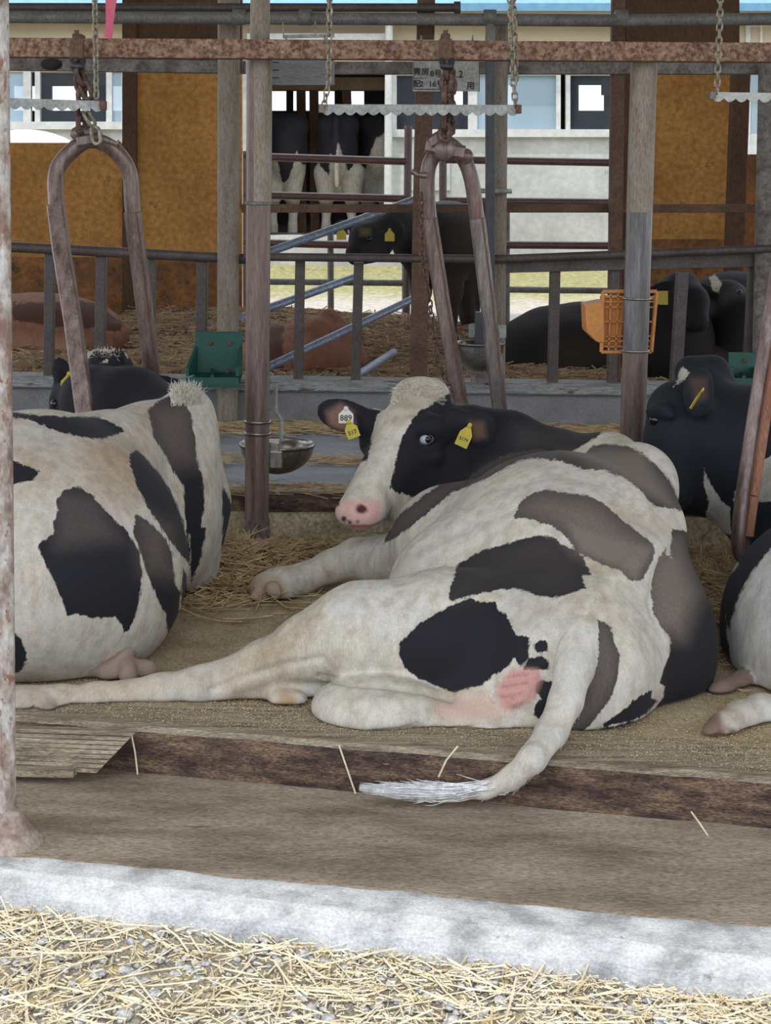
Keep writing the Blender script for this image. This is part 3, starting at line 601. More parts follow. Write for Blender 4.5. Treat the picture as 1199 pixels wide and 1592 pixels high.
# ------------------------------------------------------------------ the three front cows
COATM = coat_mat('coat_main_cow', (212, 205, 190), (28, 28, 35), (124, 112, 102))
HORNC = (110, 92, 72)
def over_edge(px, py, Y, gap):                       # keep a hanging point clear of the step's face
    for _ in range(6):
        p = P(px, py, Y)
        if p.z < .03: Y = min(Y, E(p.x)-gap)
    return Y
def main_cow():
    root = empty('dairy_cow', (.4, 5.2, 0), 'black and white dairy cow lying down centre, looking back, tail over the timber step', 'cow')
    f = Field()
    f.ell(P(875, 868, 5.42), (.42, .60, .36), k=.1); f.S(958, 1000, 5.05, .325, k=.12); f.S(880, 1040, 4.76, .28, k=.1)
    f.chain([(903, 958, 4.74, 36), (965, 890, 4.98, 46), (1000, 815, 5.25, 46), (990, 752, 5.6, 54), (955, 722, 5.98, 46)], k=.10)
    f.ell(P(840, 832, 5.95), (.34, .35, .30), k=.1); f.S(706, 852, 5.72, .235, k=.1); f.S(730, 935, 5.25, .28, k=.12)
    f.chain([(840, 1000, 4.9, 118), (690, 985, 4.84, 96), (560, 985, 4.82, 74), (478, 1002, 4.82, 50)], 'body', .08)
    f.chain([(760, 1075, 4.74, 80), (850, 1085, 4.68, 60)], 'body', .06)
    # hind leg
    f.chain([(500, 1000, 4.82, 52), (410, 1032, 4.8, 36), (340, 1060, 4.78, 30), (310, 1066, 4.76, 29), (250, 1072, 4.75, 24), (150, 1084, 4.73, 22), (95, 1090, 4.71, 24), (60, 1097, 4.69, 29), (30, 1099, 4.68, 31), (0, 1099, 4.68, 28)], 'leg', .03)
    f.chain([(345, 1072, 4.76, 16), (420, 1044, 4.77, 14), (520, 1040, 4.78, 12)], 'leg', .03)
    f.chain([(74, 1103, 4.645, 19), (76, 1106, 4.64, 18)], 'leg', .012); f.chain([(98, 1108, 4.66, 12), (106, 1109, 4.66, 10)], 'leg', .012)
    # udder and under leg
    f.ell(P(588, 1100, 4.64), (.20, .17, .095), 'udder', .015); f.ell(P(740, 1116, 4.66), (.24, .17, .085), 'udder', .06)
    f.chain([(500, 1078, 4.84, 36), (430, 1078, 4.80, 29), (365, 1080, 4.80, 22)], 'under', .03); f.chain([(434, 1090, 4.73, 19), (462, 1092, 4.73, 19)], 'under', .02)
    f.chain([(385, 1082, 4.78, 18), (350, 1086, 4.78, 13)], 'under', .02)
    # genital folds
    for a in ((790, 1052, 832, 1046, 9), (782, 1066, 826, 1064, 10), (782, 1082, 812, 1082, 10), (786, 1096, 800, 1092, 8), (836, 1046, 858, 1048, 8)):
        f.chain([(a[0], a[1], 4.57, a[4]), (a[2], a[3], 4.53, a[4])], 'folds', .012)
    # tail
    T = [(905, 955, 4.70, 34), (902, 990, 4.58, 33), (893, 1040, 4.48, 30), (880, 1090, 4.40, 27), (858, 1138, 4.33, 25), (828, 1180, 4.28, 22), (795, 1210, 4.26, 18), (755, 1228, 4.26, 14), (715, 1234, 4.27, 11)]
    T = [(a, b, over_edge(a, b, c, .05), r) for a, b, c, r in T]
    f.chain(T, 'tail', .02); YT = T[-2][2]
    # front leg
    f.chain([(700, 858, 5.75, 70), (590, 872, 6.0, 36), (555, 868, 6.05, 30), (515, 880, 6.07, 23), (470, 900, 6.04, 22), (436, 911, 6.0, 27), (414, 917, 5.98, 28)], 'foreleg', .04)
    f.chain([(424, 916, 5.905, 13), (427, 922, 5.90, 12)], 'foreleg', .01); f.chain([(402, 930, 5.93, 14), (410, 934, 5.93, 13)], 'foreleg', .015)
    f.chain([(560, 900, 6.1, 22), (620, 905, 6.0, 30)], 'under', .03)
    # neck, head
    f.chain([(935, 724, 6.0, 50), (860, 714, 6.15, 44), (790, 692, 6.2, 50), (735, 690, 6.2, 62)], 'neck', .06)
    f.chain([(640, 618, 6.26, 29), (672, 618, 6.28, 29)], 'head', .05); f.chain([(654, 624, 6.26, 34), (642, 668, 6.17, 58)], 'head', .05); f.S(694, 696, 6.22, .142, 'head', .06); f.chain([(582, 652, 6.24, 18), (578, 690, 6.2, 17), (578, 712, 6.12, 10)], 'head', .03)
    f.chain([(700, 722, 6.18, 44), (620, 786, 5.98, 30)], 'head', .05)
    f.chain([(632, 700, 6.10, 56), (572, 778, 5.90, 38)], 'head', .05)
    f.ell(P(562, 796, 5.86), (.098, .085, .066), 'head', .03)
    f.chain([(640, 664, 6.02, 14), (672, 664, 6.04, 18), (690, 676, 6.06, 12)], 'head', .03)   # brow
    f.chain([(640, 706, 6.0, 10), (676, 708, 6.02, 12)], 'head', .03)
    f.ell(P(661, 684, 5.985), (.034, .03, .022), 'head', .012, neg=True)
    f.ell(P(562, 793, 5.772), (.026, .05, .013), 'head', .010, R=Matrix.Rotation(.6, 3, 'Y'), neg=True)
    f.ell(P(524, 784, 5.80), (.010, .02, .010), 'head', .01, neg=True)
    f.ell(P(556, 822, 5.78), (.07, .02, .004), 'head', .008, neg=True)
    # ears
    R1 = Matrix.Rotation(math.radians(14), 3, 'Y')
    f.ell(P(534, 646, 6.20), (.108, .022, .066), 'ear', .012, R=R1); f.chain([(560, 655, 6.2, 20), (592, 664, 6.2, 22)], 'ear', .03)
    f.ell(P(530, 648, 6.158), (.078, .03, .042), 'ear', .012, R=R1, neg=True)
    R2 = Matrix.Rotation(math.radians(-25), 3, 'Y')
    f.ell(P(740, 668, 6.06), (.085, .02, .075), 'ear', .015, R=R2); f.chain([(705, 650, 6.08, 18), (728, 660, 6.08, 18)], 'ear', .03)
    f.ell(P(744, 668, 6.025), (.055, .025, .048), 'ear', .012, R=R2, neg=True)
    B0 = ['body']; B = ['body']; BU = ['body', 'udder', 'folds', 'neck']
    P1 = [(596,846),(606,820),(622,798),(655,774),(690,748),(720,732),(760,716),(800,703),(850,694),(895,695),(940,690),(975,693),(996,702),(1015,718),(1040,745),(1065,795),(1043,790),(1018,787),(1003,777),(985,760),(968,747),(940,736),(905,730),(880,722),(850,714),(830,712),(805,717),(765,740),(737,752),(705,765),(680,785),(650,810),(617,835)]
    P2 = [(797,807),(802,792),(810,780),(830,765),(855,762),(872,766),(890,768),(915,770),(935,780),(950,793),(980,817),(1015,845),(1019,860),(1012,878),(1000,900),(982,905),(965,892),(940,880),(907,862),(895,858),(890,848),(877,830),(855,817),(840,812),(815,804)]
    P3 = [(695,932),(705,900),(710,880),(735,862),(770,850),(805,840),(842,832),(862,837),(875,847),(892,855),(907,865),(912,880),(920,892),(905,895),(907,905),(910,915),(890,922),(865,929),(840,927),(820,920),(800,915),(775,917),(740,925),(720,928),(705,934)]
    P4 = [(619,1017),(622,997),(655,967),(680,952),(710,937),(732,930),(745,936),(770,935),(775,950),(787,954),(795,972),(802,987),(825,990),(822,1010),(820,1025),(810,1040),(800,1022),(792,1035),(767,1050),(750,1065),(730,1070),(705,1077),(680,1067),(650,1055),(630,1040)]
    P4b = [(830,1001),(840,996),(850,996),(852,1012),(840,1016),(830,1012)]; P4c = [(822,1024),(845,1019),(853,1030),(850,1040),(825,1043),(812,1042)]
    P5 = [(832,1066),(842,1058),(862,1062),(860,1090),(850,1108),(839,1118),(828,1112),(832,1097),(840,1088),(832,1078)]
    P6 = [(931,962),(950,975),(956,1000),(964,1020),(962,1050),(955,1077),(935,1107),(905,1140),(885,1158),(868,1175),(820,1185),(845,1140),(875,1080),(895,1000)]
    P6b = [(715,1169),(760,1161),(800,1157),(835,1157),(850,1140),(890,1190),(700,1190)]
    P7 = [(1044,822),(1046,850),(1045,867),(1037,850),(1026,868),(1020,890),(1015,925),(1019,950),(1025,972),(1040,987),(1042,1000),(1040,1020),(1030,1045),(1025,1062),(1035,1067),(1032,1082),(1012,1112),(985,1122),(955,1128),(930,1134),(930,1160),(1160,1140),(1170,950),(1090,830)]
    P8 = [(1015,1072),(995,1082),(965,1107),(927,1132),(945,1129),(980,1121),(1005,1110),(1022,1090),(1012,1085)]
    NK = [(690,590),(800,635),(850,655),(900,660),(948,662),(930,678),(895,699),(870,720),(690,800)]
    HB = [(607,757),(611,733),(619,704),(621,691),(635,661),(651,640),(667,632),(683,620),(705,608),(800,590),(820,800),(700,800),(660,776),(645,775),(635,768),(619,768)]
    HL = [(530,612),(572,640),(578,655),(577,690),(570,716),(550,720),(530,700)]
    cir = lambda x, y, r, e=1: [(x+r*math.cos(t*.785), y+r*e*math.sin(t*.785)) for t in range(8)]
    black = [(P1, ['body', 'foreleg']), (P2, B), (P3, B), (P4, BU), (P4b, BU), (P4c, BU), (P5, BU), (P6, BU), (P6b, BU), (P7, B), (P8, B), (NK, ['neck']), ([(770,640),(850,655),(900,660),(948,662),(930,678),(895,699),(850,703),(790,712)], ['body']), (HB, ['head']), (HL, ['head']), ([(470,560),(600,560),(600,720),(470,720)], ['ear']), ([(680,600),(790,600),(790,740),(680,740)], ['ear'])]
    dust = [(P1, .38, 12), (P2, .85, 40), (P3, .16, 30), ([(850,690),(1000,700),(1050,790),(960,750)], 1, 20), ([(1010,830),(1060,840),(1090,920),(1060,990),(1010,980)], .85, 30), (P6, .55, 20), ([(870,800),(1020,850),(990,905),(900,860)], 1.1, 20), ([(800,660),(945,665),(900,700),(800,700)], .5, 20)]
    PK = (206, 150, 142, .9)
    tint = [([(516,772),(545,776),(585,778),(596,792),(588,812),(578,830),(516,832),(508,790)], (228,190,180,.8), 7, ['head']),
            ([(540,776),(592,778),(590,806),(560,812),(530,800)], (216,160,152,.75), 6, ['head'])]
    tint += [(cir(562, 792, 9, .75), (96,50,58), 3, ['head']), (cir(525, 783, 3.5, 1.4), (70,50,56), 1.5, ['head']), (cir(535, 807, 5), (66,46,52), 1.5, ['head']), (cir(544, 812, 3.5), (66,46,52), 1.5, ['head']), (cir(556, 811, 2.6), (66,46,52), 1.5, ['head']),
             ([(528,820),(580,820),(580,824),(528,824)], (190,110,100,.8), 2, ['head'])]
    tint += [([(776,1060),(796,1040),(836,1040),(842,1056),(830,1088),(800,1104),(782,1106),(772,1080)], PK, 6, ['body', 'udder', 'folds']), 
             ([(682,1092),(776,1072),(786,1108),(730,1122),(684,1114)], (214,180,164,.8), 16, ['body', 'udder']), ([(510,1136),(560,1144),(640,1152),(720,1158),(720,1180),(500,1170)], (206,170,154,.8), 10, ['udder', 'body']),
             ([(380,894),(432,896),(446,925),(450,950),(380,960)], (178,150,124,.75), 10, ['foreleg']), ([(10,1060),(60,1062),(88,1090),(92,1130),(10,1130)], (158,138,122,.6), 10, ['leg']),
             (cir(75, 1104, 17), (130,106,88,.8), 6, ['leg']), (cir(445, 1092, 16), (178,140,104,.7), 10, ['under']),
             ([(508,640),(530,628),(548,640),(552,662),(530,672),(512,662)], (156,118,104,.8), 8, ['ear']), ([(730,655),(752,655),(756,680),(738,684)], (112,84,66,.8), 7, ['ear'])]
    stain = [([(60,1065),(330,1040),(420,1000),(470,960),(480,985),(400,1040),(330,1065),(120,1100)], .34, 18), ([(940,790),(1046,792),(1050,835),(1000,842),(960,810)], .26, 20), ([(590,770),(640,740),(700,720),(700,900),(590,960)], .06, 20), ([(800,935),(900,920),(910,960),(830,990)], .16, 18),
             ([(350,1060),(470,1050),(470,1120),(350,1120)], .25, 12), ([(600,600),(680,590),(690,620),(620,650)], .22, 20)]
    wr = [([(478,1050),(540,1061),(600,1066),(660,1075),(700,1088)], 5, .013, ['body','udder']), ([(600,1058),(650,1066)], 4, .006, ['body']), ([(580,1141),(622,1136),(652,1128)], 5, .009, None), ([(612,1160),(650,1151),(682,1140),(760,1126),(800,1118)], 5, .008, None),
          ([(1048,850),(1032,868),(1020,895),(1014,935),(1018,955)], 7, .013, B0), ([(600,885),(660,850),(720,822),(800,790)], 9, .007, B0), ([(618,905),(690,872),(750,842)], 8, .005, B0), ([(690,800),(760,765),(840,745)], 9, .004, B0),
          ([(1008,800),(992,768),(960,738),(915,722),(870,712)], 9, -.014, B0), ([(985,800),(960,770),(920,745),(860,735)], 12, .008, B0), ([(330,1072),(380,1052),(440,1034),(500,1024)], 6, .009, ['leg','body']), ([(470,948),(480,990),(470,1015)], 5, .005, ['leg','body']), ([(452,962),(462,1005)], 4, .004, ['leg','body']),
          ([(862,985),(858,1035),(852,1065)], 9, .014, ['body','folds']), ([(930,985),(915,1040),(900,1090)], 10, .010, ['body']), ([(530,821),(578,822),(602,812)], 3.5, .010, ['head']), ([(606,760),(612,790),(604,815)], 6, .005, ['head']), ([(640,700),(668,706),(690,700)], 4, .006, ['head']),
          ([(780,1058),(816,1051)], 3.2, .012, None), ([(778,1072),(818,1065)], 3.2, .012, None), ([(778,1088),(810,1082)], 3.2, .012, None), ([(838,1044),(842,1060),(836,1085)], 5, .012, None), ([(735,690),(738,735)], 5, .008, ['neck']), ([(752,690),(756,725)], 4, .006, ['neck']), ([(765,690),(770,715)], 4, .005, ['neck']),
          ([(398,925),(418,932),(430,928)], 4, .012, ['foreleg']), ([(412,935),(414,948)], 4, .014, ['foreleg']), ([(55,1085),(52,1125)], 5, .010, ['leg']), ([(110,1070),(112,1105)], 6, .004, ['leg']), ([(905,950),(940,910),(985,868)], 12, -.012, B0), ([(700,940),(660,945),(600,930)], 12, .006, B0), ([(560,1095),(600,1090),(690,1098)], 12, -.006, ['udder'])]
    body, bvh = animal(root, f, .0082, 0.004, COATM, black, [([(520,760),(680,776),(660,850),(520,850)], ['head'])], dust, tint, stain, wrinkle=wr, smooth=3)
    # eye
    c, n = hit(bvh, 661, 683)
    e = MB().sph(c+n*.001-(-ray(661,683).normalized())*.010, .026).build('eye', EYEW, root)
    MB().sph(c+Vector((.008,-.011,0.000)), .0125, 10, sc=(1,.6,1)).build('pupil', EYEM, e)
    lr = [c+RT*.031*math.cos(t*.524)+UP*.021*math.sin(t*.524)-ray(661,683).normalized()*.010 for t in range(12)]; MB().tube(lr, .0055, 6, closed=True).build('eyelid', EYEM, root)
    # ear tags
    vw = -ray(540, 655).normalized(); ru = RT.copy(); uu = UP.copy()
    c, n = hit(bvh, 540, 650)
    q = P(538, 645, 6.10)
    tagplate(root, 'ear_tag', q, ru, uu, vw, .056, .064, TAGW, '889', .031, 'white numbered ear tag')
    q = P(546, 667, 6.085); a = math.radians(-20)
    tagplate(root, 'ear_tag', q, ru*math.cos(a)-uu*math.sin(a)*1, uu*math.cos(a)+ru*math.sin(a)*1, vw, .05, .072, TAGY, '517', .023, 'yellow numbered ear tag in the far ear')
    q = P(724, 676, 5.99); a = math.radians(24)
    tagplate(root, 'ear_tag', q, ru*math.cos(a)-uu*math.sin(a), uu*math.cos(a)+ru*math.sin(a), vw, .05, .095, TAGY, '5179', .018, 'yellow ear tag in the near ear')
    # hair: poll tuft, ear fringe, tail switch
    mb = MB()
    for i in range(420):
        x = random.uniform(612, 690); y = 592+((x-650)/40)**2*14+random.uniform(0, 26)
        c, n = hit(bvh, x, y)
        if c: strand(mb, c, n*1.0+Vector(((x-650)/110, -.1, .35)), random.uniform(.010, .026), .0013, 3, sag=.9, curl=.6)
    mb.build('poll_hair', HAIRW, root)
    mb = MB()
    for i in range(1500):
        t = random.random(); x = 790-t*90; c0 = P(x+random.gauss(0, 2), 1222+11*t+random.gauss(0, 5-2*t), YT+random.gauss(0, .012))
        e_ = random.random()**.7; tip = P(x-(x-558)*(.3+.7*e_), 1230+random.gauss(0, 7)*(1.25-e_)-5*e_+3*math.sin(x), YT+.01+random.gauss(0, .012))
        mid = (c0+tip)/2+Vector((0, 0, random.gauss(-.012, .006)))
        mb.tube([c0, c0*.45+mid*.55, mid*.5+tip*.5, tip], [.0022, .002, .0014, .0004], 3, cap=False)
    for i in range(500):
        t = random.random(); pts = [t_[:3] for t_ in T[2:8]]
        k = min(int(t*5), 4); u = t*5-k; a = pts[k]; b = pts[k+1]
        x, y, Y = [a[j]*(1-u)+b[j]*u for j in range(3)]
        s_ = random.choice((-1, 1)); wd = (27-12*t)
        strand(mb, P(x+s_*wd*.8*.9, y+s_*wd*.8*.4, Y+.01), Vector(((b[0]-a[0])*.02+s_*.35, 0, -(b[1]-a[1])*.02)), random.uniform(.02, .05), .0009, 2)
    mb.build('tail_switch', HAIRT, root)
    return bvh
main_cow()
# ------------------------------------------------------------------ back wall of the shed
def rect(mb, x0, y0, x1, y1, Y, dep, dx=0):          # upright rectangle, dx: lean in px from top to bottom
    return mb.prism([P(x0, y0, Y), P(x1, y0, Y), P(x1+dx, y1, Y), P(x0+dx, y1, Y)], dep)
Yb = 15.0
mb = MB(); rect(mb, -400, 222, 192, 560, Yb, .1); struct('wall_back_left', mb, ORANGE)
mb = MB(); rect(mb, 212, 100, 338, 560, Yb, .1); rect(mb, 338, 100, 376, 560, Yb+.05, .1); struct('wall_back_middle', mb, ORANGE)
mb = MB(); rect(mb, -400, 400, 376, 560, Yb-.03, .03); struct('baseboard_back', mb, ORANGED)
mb = MB(); rect(mb, 190, -60, 212, 560, Yb-.06, .2); struct('trim_12', mb, DARKWALL)
mb = MB(); rect(mb, 212, -60, 376, 100, Yb-.02, .12); struct('wall_back_upper', mb, DARKWALL)
mb = MB(); rect(mb, 1018, 60, 1142, 420, Yb, .1, -8); struct('wall_back_right', mb, ORANGE)
mb = MB(); rect(mb, 976, -60, 1150, 108, Yb-.02, .12); rect(mb, 962, -60, 1020, 600, Yb+.04, .1, -8); struct('wall_back_dark', mb, DARKWALL)
mb = MB(); rect(mb, 1010, 372, 1400, 570, Yb-.03, .08, -8); rect(mb, 1155, 240, 1400, 375, Yb, .1, -4); struct('baseboard_right', mb, ORANGED)
# ------------------------------------------------------------------ building across the yard
Yf = 21.5
mb = MB()
rect(mb, -900, 34, 2100, 112, Yf, .25); struct('wall_far_upper', mb, CREAM)
mb = MB()
rect(mb, 600, 208, 2100, 430, Yf, .25); rect(mb, 600, 112, 612, 208, Yf, .25); rect(mb, 966, 112, 1165, 208, Yf, .25); rect(mb, 190, 112, 418, 440, Yf, .25); rect(mb, 1200, 112, 2100, 208, Yf, .25)
rect(mb, -900, 192, 190, 440, Yf, .25); rect(mb, -900, 112, 0, 192, Yf, .25); rect(mb, 418, 366, 600, 440, Yf, .25)
struct('wall_far_lower', mb, FACADE)
mb = MB(); mb.prism([P(-900, 17, Yf-.4), P(2100, 17, Yf-.4), P(2100, -90, Yf+2.5), P(-900, -90, Yf+2.5)], .1, (0, 0, 1)); struct('trim_13', mb, BLUEROOF)
mb = MB(); rect(mb, -900, 17, 2100, 36, Yf-.3, .1); struct('trim_14', mb, CREAM)
mb = MB(); rect(mb, 384, 52, 600, 64, Yf-.12, .1); rect(mb, 384, 64, 390, 250, Yf-.1, .1); struct('trim_15', mb, WHITEF)
def window(name, x0, y0, x1, y1, mull, panes, Y=Yf-.03, fw=7):
    f_ = MB(); rect(f_, x0, y0, x1, y0+fw, Y, .12); rect(f_, x0-4, y1-fw-2, x1+4, y1+3, Y-.05, .2); rect(f_, x0, y0+fw, x0+fw, y1-fw, Y, .12); rect(f_, x1-fw, y0+fw, x1, y1-fw, Y, .12)
    for a, b in mull: rect(f_, a, y0+fw, b, y1-fw, Y+.01, .1)
    o = struct(name, f_, WHITEF)
    for a, b, gm in panes: rect(MBP := MB(), a, y0+fw, b, y1-fw, Y+.06, .012); MBP.build('pane', gm, o)
    return o
window('window_1', 610, 110, 872, 210, [(728, 742)], [(617, 728, GLASSD), (742, 865, GLASS)])
window('window_2', 880, 110, 975, 210, [], [(887, 968, GLASSD)])
window('window_3', -60, 98, 196, 198, [(36, 48), (54, 62), (165, 174)], [(-53, 36, GLASS), (62, 165, GLASSD), (174, 189, GLASS)])
window('window_4', 1160, 34, 1230, 240, [(1182, 1186)], [(1167, 1182, GLASS), (1186, 1223, GLASS)])
vp = lambda nm, lb, x0, y0, x1, y1, Y, rp, m_: vpost(nm, lb, (x0, y0), (x1, y1), Y, rp, m_)
vp('drain_pipe', 'white downpipe on the corner of the far building doorway', 605, 40, 603, 330, Yf-.2, 6, WHITEF)
mb = MB(); rect(mb, 640, 212, 700, 296, Yf-.04, .05); rt = empty('wall_panel', tuple(P(670, 296, Yf-.04)), 'pale flat sheet fixed on the far white wall behind the middle yoke', 'panel'); mb.build('sheet', FACADE, rt)
# inside of the far building
INSIDE = mat('dark_barn_inside', [(.3, (64, 58, 56)), (.7, (96, 88, 80))], 2, rough=.9, bump=.1)
mb = MB(); z0 = P(500, 366, Yf).z; mb.box((-12, Yf+.25, z0-.3), (12, Yf+7, z0)); struct('trim_16', mb, mat('barn_floor_dark', [(.3, (84, 80, 78)), (.7, (120, 112, 104))], 2))
Yi = 27.5; mb = MB()
zt = P(500, 20, Yf).z
rect(mb, -900, -60, 2100, 132, Yi, .1); rect(mb, -900, 172, 2100, 400, Yi, .1)
for a, b in ((-900, 20), (60, 80), (140, 170), (190, 418), (445, 456), (486, 492), (520, 546), (566, 700), (720, 760), (800, 900), (940, 2100)): rect(mb, a, 132, b, 172, Yi, .1)
struct('wall_barn_inside', mb, INSIDE)
tx = empty('number_plate', tuple(P(962, 150, Yf+1.2)), 'black figure four on a pale plate inside the far right window', 'sign'); rect(MBN := MB(), 935, 116, 968, 148, Yf+1.2, .02); MBN.build('plate', mat('barn_beam_tan', [(.3, (124, 104, 86)), (.7, (152, 132, 112))], 3), tx); text_obj('4', P(962, 134, Yf+1.18), RT, UP, .3, INK, tx, 'figure')
mb = MB(); mb.box((-14, Yf+.3, zt+.02), (14, Yi+.2, zt+.1)); struct('trim_17', mb, INSIDE)
mb = MB(); rect(mb, 420, 120, 600, 140, Yf+1.2, .3); rect(mb, 20, 112, 190, 132, Yf+1.2, .3); struct('trim_18', mb, mat('barn_beam_tan', [(.3, (124, 104, 86)), (.7, (152, 132, 112))], 3))
for x, nm, lb in ((488, 'dark_post', 'blackish upright between the far barn cows'), (538, 'brown_post', 'brown upright above the far cow rump'), (468, 'dark_post', 'narrow blackish upright at the left of the far barn')):
    vpost(nm, lb, (x, 112), (x+2, 360 if x != 538 else 170), Yf+1.4, 7, DARKWALL if nm[0] == 'd' else BROWNPOST, True)
b = empty('silage_bale', tuple(P(50, 260, 18.5)), 'white wrapped round bale showing above the left ochre panel', 'bale')
mb = MB(); mb.sph(P(40, 262, 18.5), .72, 20, sc=(1.05, .8, .62)); mb.build('wrap', flat('white_film', (214, 212, 200), rough=.4, fine=.05), b)

# ------------------------------------------------------------------ drinking bowls
def bowl(px, py, Y, rpx, label, dp=.8):
    c = P(px, py, Y); R = rpx*Y/F; root = empty('drinking_bowl', tuple(c), label, 'drinking bowl'); th = .004
    prof = [(R*1.03, 0), (R*1.03, .006), (R*.98, .008)]
    outer = [(R*math.cos(a), -R*dp*math.sin(a)) for a in [i*math.pi/2/14 for i in range(15)]]
    inner = [((R-.008)*math.cos(a), -R*(dp-.06)*math.sin(a)) for a in [i*math.pi/2/14 for i in range(15)]][::-1]
    mb = MB(); mb.lathe(c, [(max(x, .0005), z) for x, z in inner]+[(R*.98, .008), (R*1.04, .008), (R*1.04, -.004)]+[(max(x, .0005), z) for x, z in outer], 40); mb.build('basin', STEEL, root); return root, c, R
r_, c, R = bowl(431, 691, 6.95, 58, 'round stainless steel drinking bowl fixed behind the brown stall post')
mb = MB(); mb.bar(c+Vector((-.01, -R*.9, -.05)), c+Vector((-.01, -R*.9, .035)), .06, .05, up=(0,1,0)); mb.box(tuple(c+Vector((-.05, -R-.02, -.075))), tuple(c+Vector((.035, -R*.8, .0)))); mb.build('valve_block', STEEL, r_, .004)
mb = MB(); mb.tube([P(429, 600, 6.85), P(429, 640, 6.85), P(437, 652, 6.85), P(438, 686, 6.85)], .008, 8); mb.build('bracket', ZINC, r_)
r_, c, R = bowl(746, 534, 10.15, 38, 'grey round drinking bowl on the far kerb seen between the yoke legs', 1.15)
mb = MB(); mb.box(tuple(c+Vector((-.03, -.02, -.1))), tuple(c+Vector((.03, .04, .2)))); mb.build('float_column', mat('dark_green_post', [(0, (0,0,0)), (1, (1,1,1))]), r_)
mb = MB(); mb.box(tuple(c+Vector((-.07, .02, .03))), tuple(c+Vector((.17, .05, .12)))); mb.build('valve_plate', ZINC, r_, .01)
mb = MB(); mb.box(tuple(c+Vector((-.05, -.02, -.25))), tuple(c+Vector((.1, .06, -.08)))); mb.build('pedestal', GREYRUST, r_)

# ------------------------------------------------------------------ green feeders
GREEN = flat('dark_green_plastic', (34, 92, 80), rough=.45, fine=.1)
def feeder(label, q, Y, bolts):
    """q: back plate corners px (x0,y0,x1,y1), tray bottom y, tray x0,x1"""
    x0, y0, x1, y1, ty, tx0, tx1 = q; root = empty('mineral_feeder', tuple(P((x0+x1)/2, ty, Y)), label, 'feeder')
    mb = MB(); rect(mb, x0, y0, x1, y1, Y, .02); mb.build('back_plate', GREEN, root, .006)
    for sx, tx in ((x0, tx0), (x1, tx1)):
        mb = MB(); s_ = 4 if sx == x0 else -4
        f0 = [P(sx, y0+22, Y), P(sx, y1, Y), P(tx, ty-14, Y-.17), P(tx, ty-26, Y-.17)]
        mb.prism(f0, .018, (1 if sx == x0 else -1, 0, 0)); mb.build('side_wall', GREEN, root)
    mb = MB(); fl = [P(x0, y1, Y), P(x1, y1, Y), P(tx1, ty, Y-.17), P(tx0, ty, Y-.17)]
    mb.prism(fl, .015, (0, 0, -1)); rect(mb, tx0, ty-12, tx1, ty, Y-.18, .015); mb.build('tray', GREEN, root)
    m_ = (tx0+tx1)/2; mb = MB(); mb.prism([P(m_-3, y1, Y-.01), P(m_+3, y1, Y-.01), P(m_+3, ty-8, Y-.16), P(m_-3, ty-8, Y-.16)], .03, (0, 0, 1)); mb.build('divider', GREEN, root)
    for bx, by in bolts: MB().sph(P(bx, by, Y-.005), .017, 8, sc=(1, .5, 1)).build('bolt', mat('rust_bolt', [(.3, (96, 62, 54)), (.7, (120, 84, 72))], 20), root)
feeder('dark green plastic feeder hung on the post left of the stall post', (303, 516, 377, 580, 599, 289, 371), 10.2, [(327, 534), (357, 534), (355, 578)])
feeder('dark green plastic feeder half hidden behind the ear of the right cow', (1133, 548, 1176, 585, 600, 1136, 1178), 10.15, [(1158, 561)])
# orange mineral holder
OR = flat('orange_plastic', (222, 146, 68), rough=.5, fine=.12)
cr_ = empty('orange_crate', tuple(P(975, 548, 6.8)), 'orange plastic grid crate strapped behind the right stall post', 'crate')
def crate():
    Y = 6.82; mb = MB(); x0, y0, x1, y1 = 938, 453, 1021, 547
    q = lambda u, v, dy=0: P(x0+(x1-x0)*u-3*v*2, y0+(y1-y0)*v, Y+dy)
    for a, b in (((0, 0), (1, 0)), ((1, 0), (.97, 1)), ((.97, 1), (.04, 1)), ((.04, 1), (0, 0))): mb.bar(q(*a), q(*b), .03, .014, up=(0, 0, 1) if a[1] == b[1] else (1, 0, 0), ch=.003)
    mb.build('rim', OR, cr_); mb = MB()
    for i in range(1, 7): u = i/7; mb.bar(q(u, 0), q(u*.93+.04, 1), .008, .006, up=(1, 0, 0))
    for i in (.09, .17, .26, .5, .74, .82, .91): mb.bar(q(0, i), q(1-.03*i, i), .008, .006)
    mb.build('grid', OR, cr_)
    mb = MB(); mb.prism([P(910, 474, 6.8), P(940, 468, 6.8), P(941, 534, 6.8), P(928, 532, 6.8), P(912, 516, 6.8)], .16); mb.prism([q(.03, .1, .02), q(.4, .1, .02), q(.4, .9, .02), q(.05, .9, .02)], .15); mb.build('side_box', OR, cr_, .006)
crate()

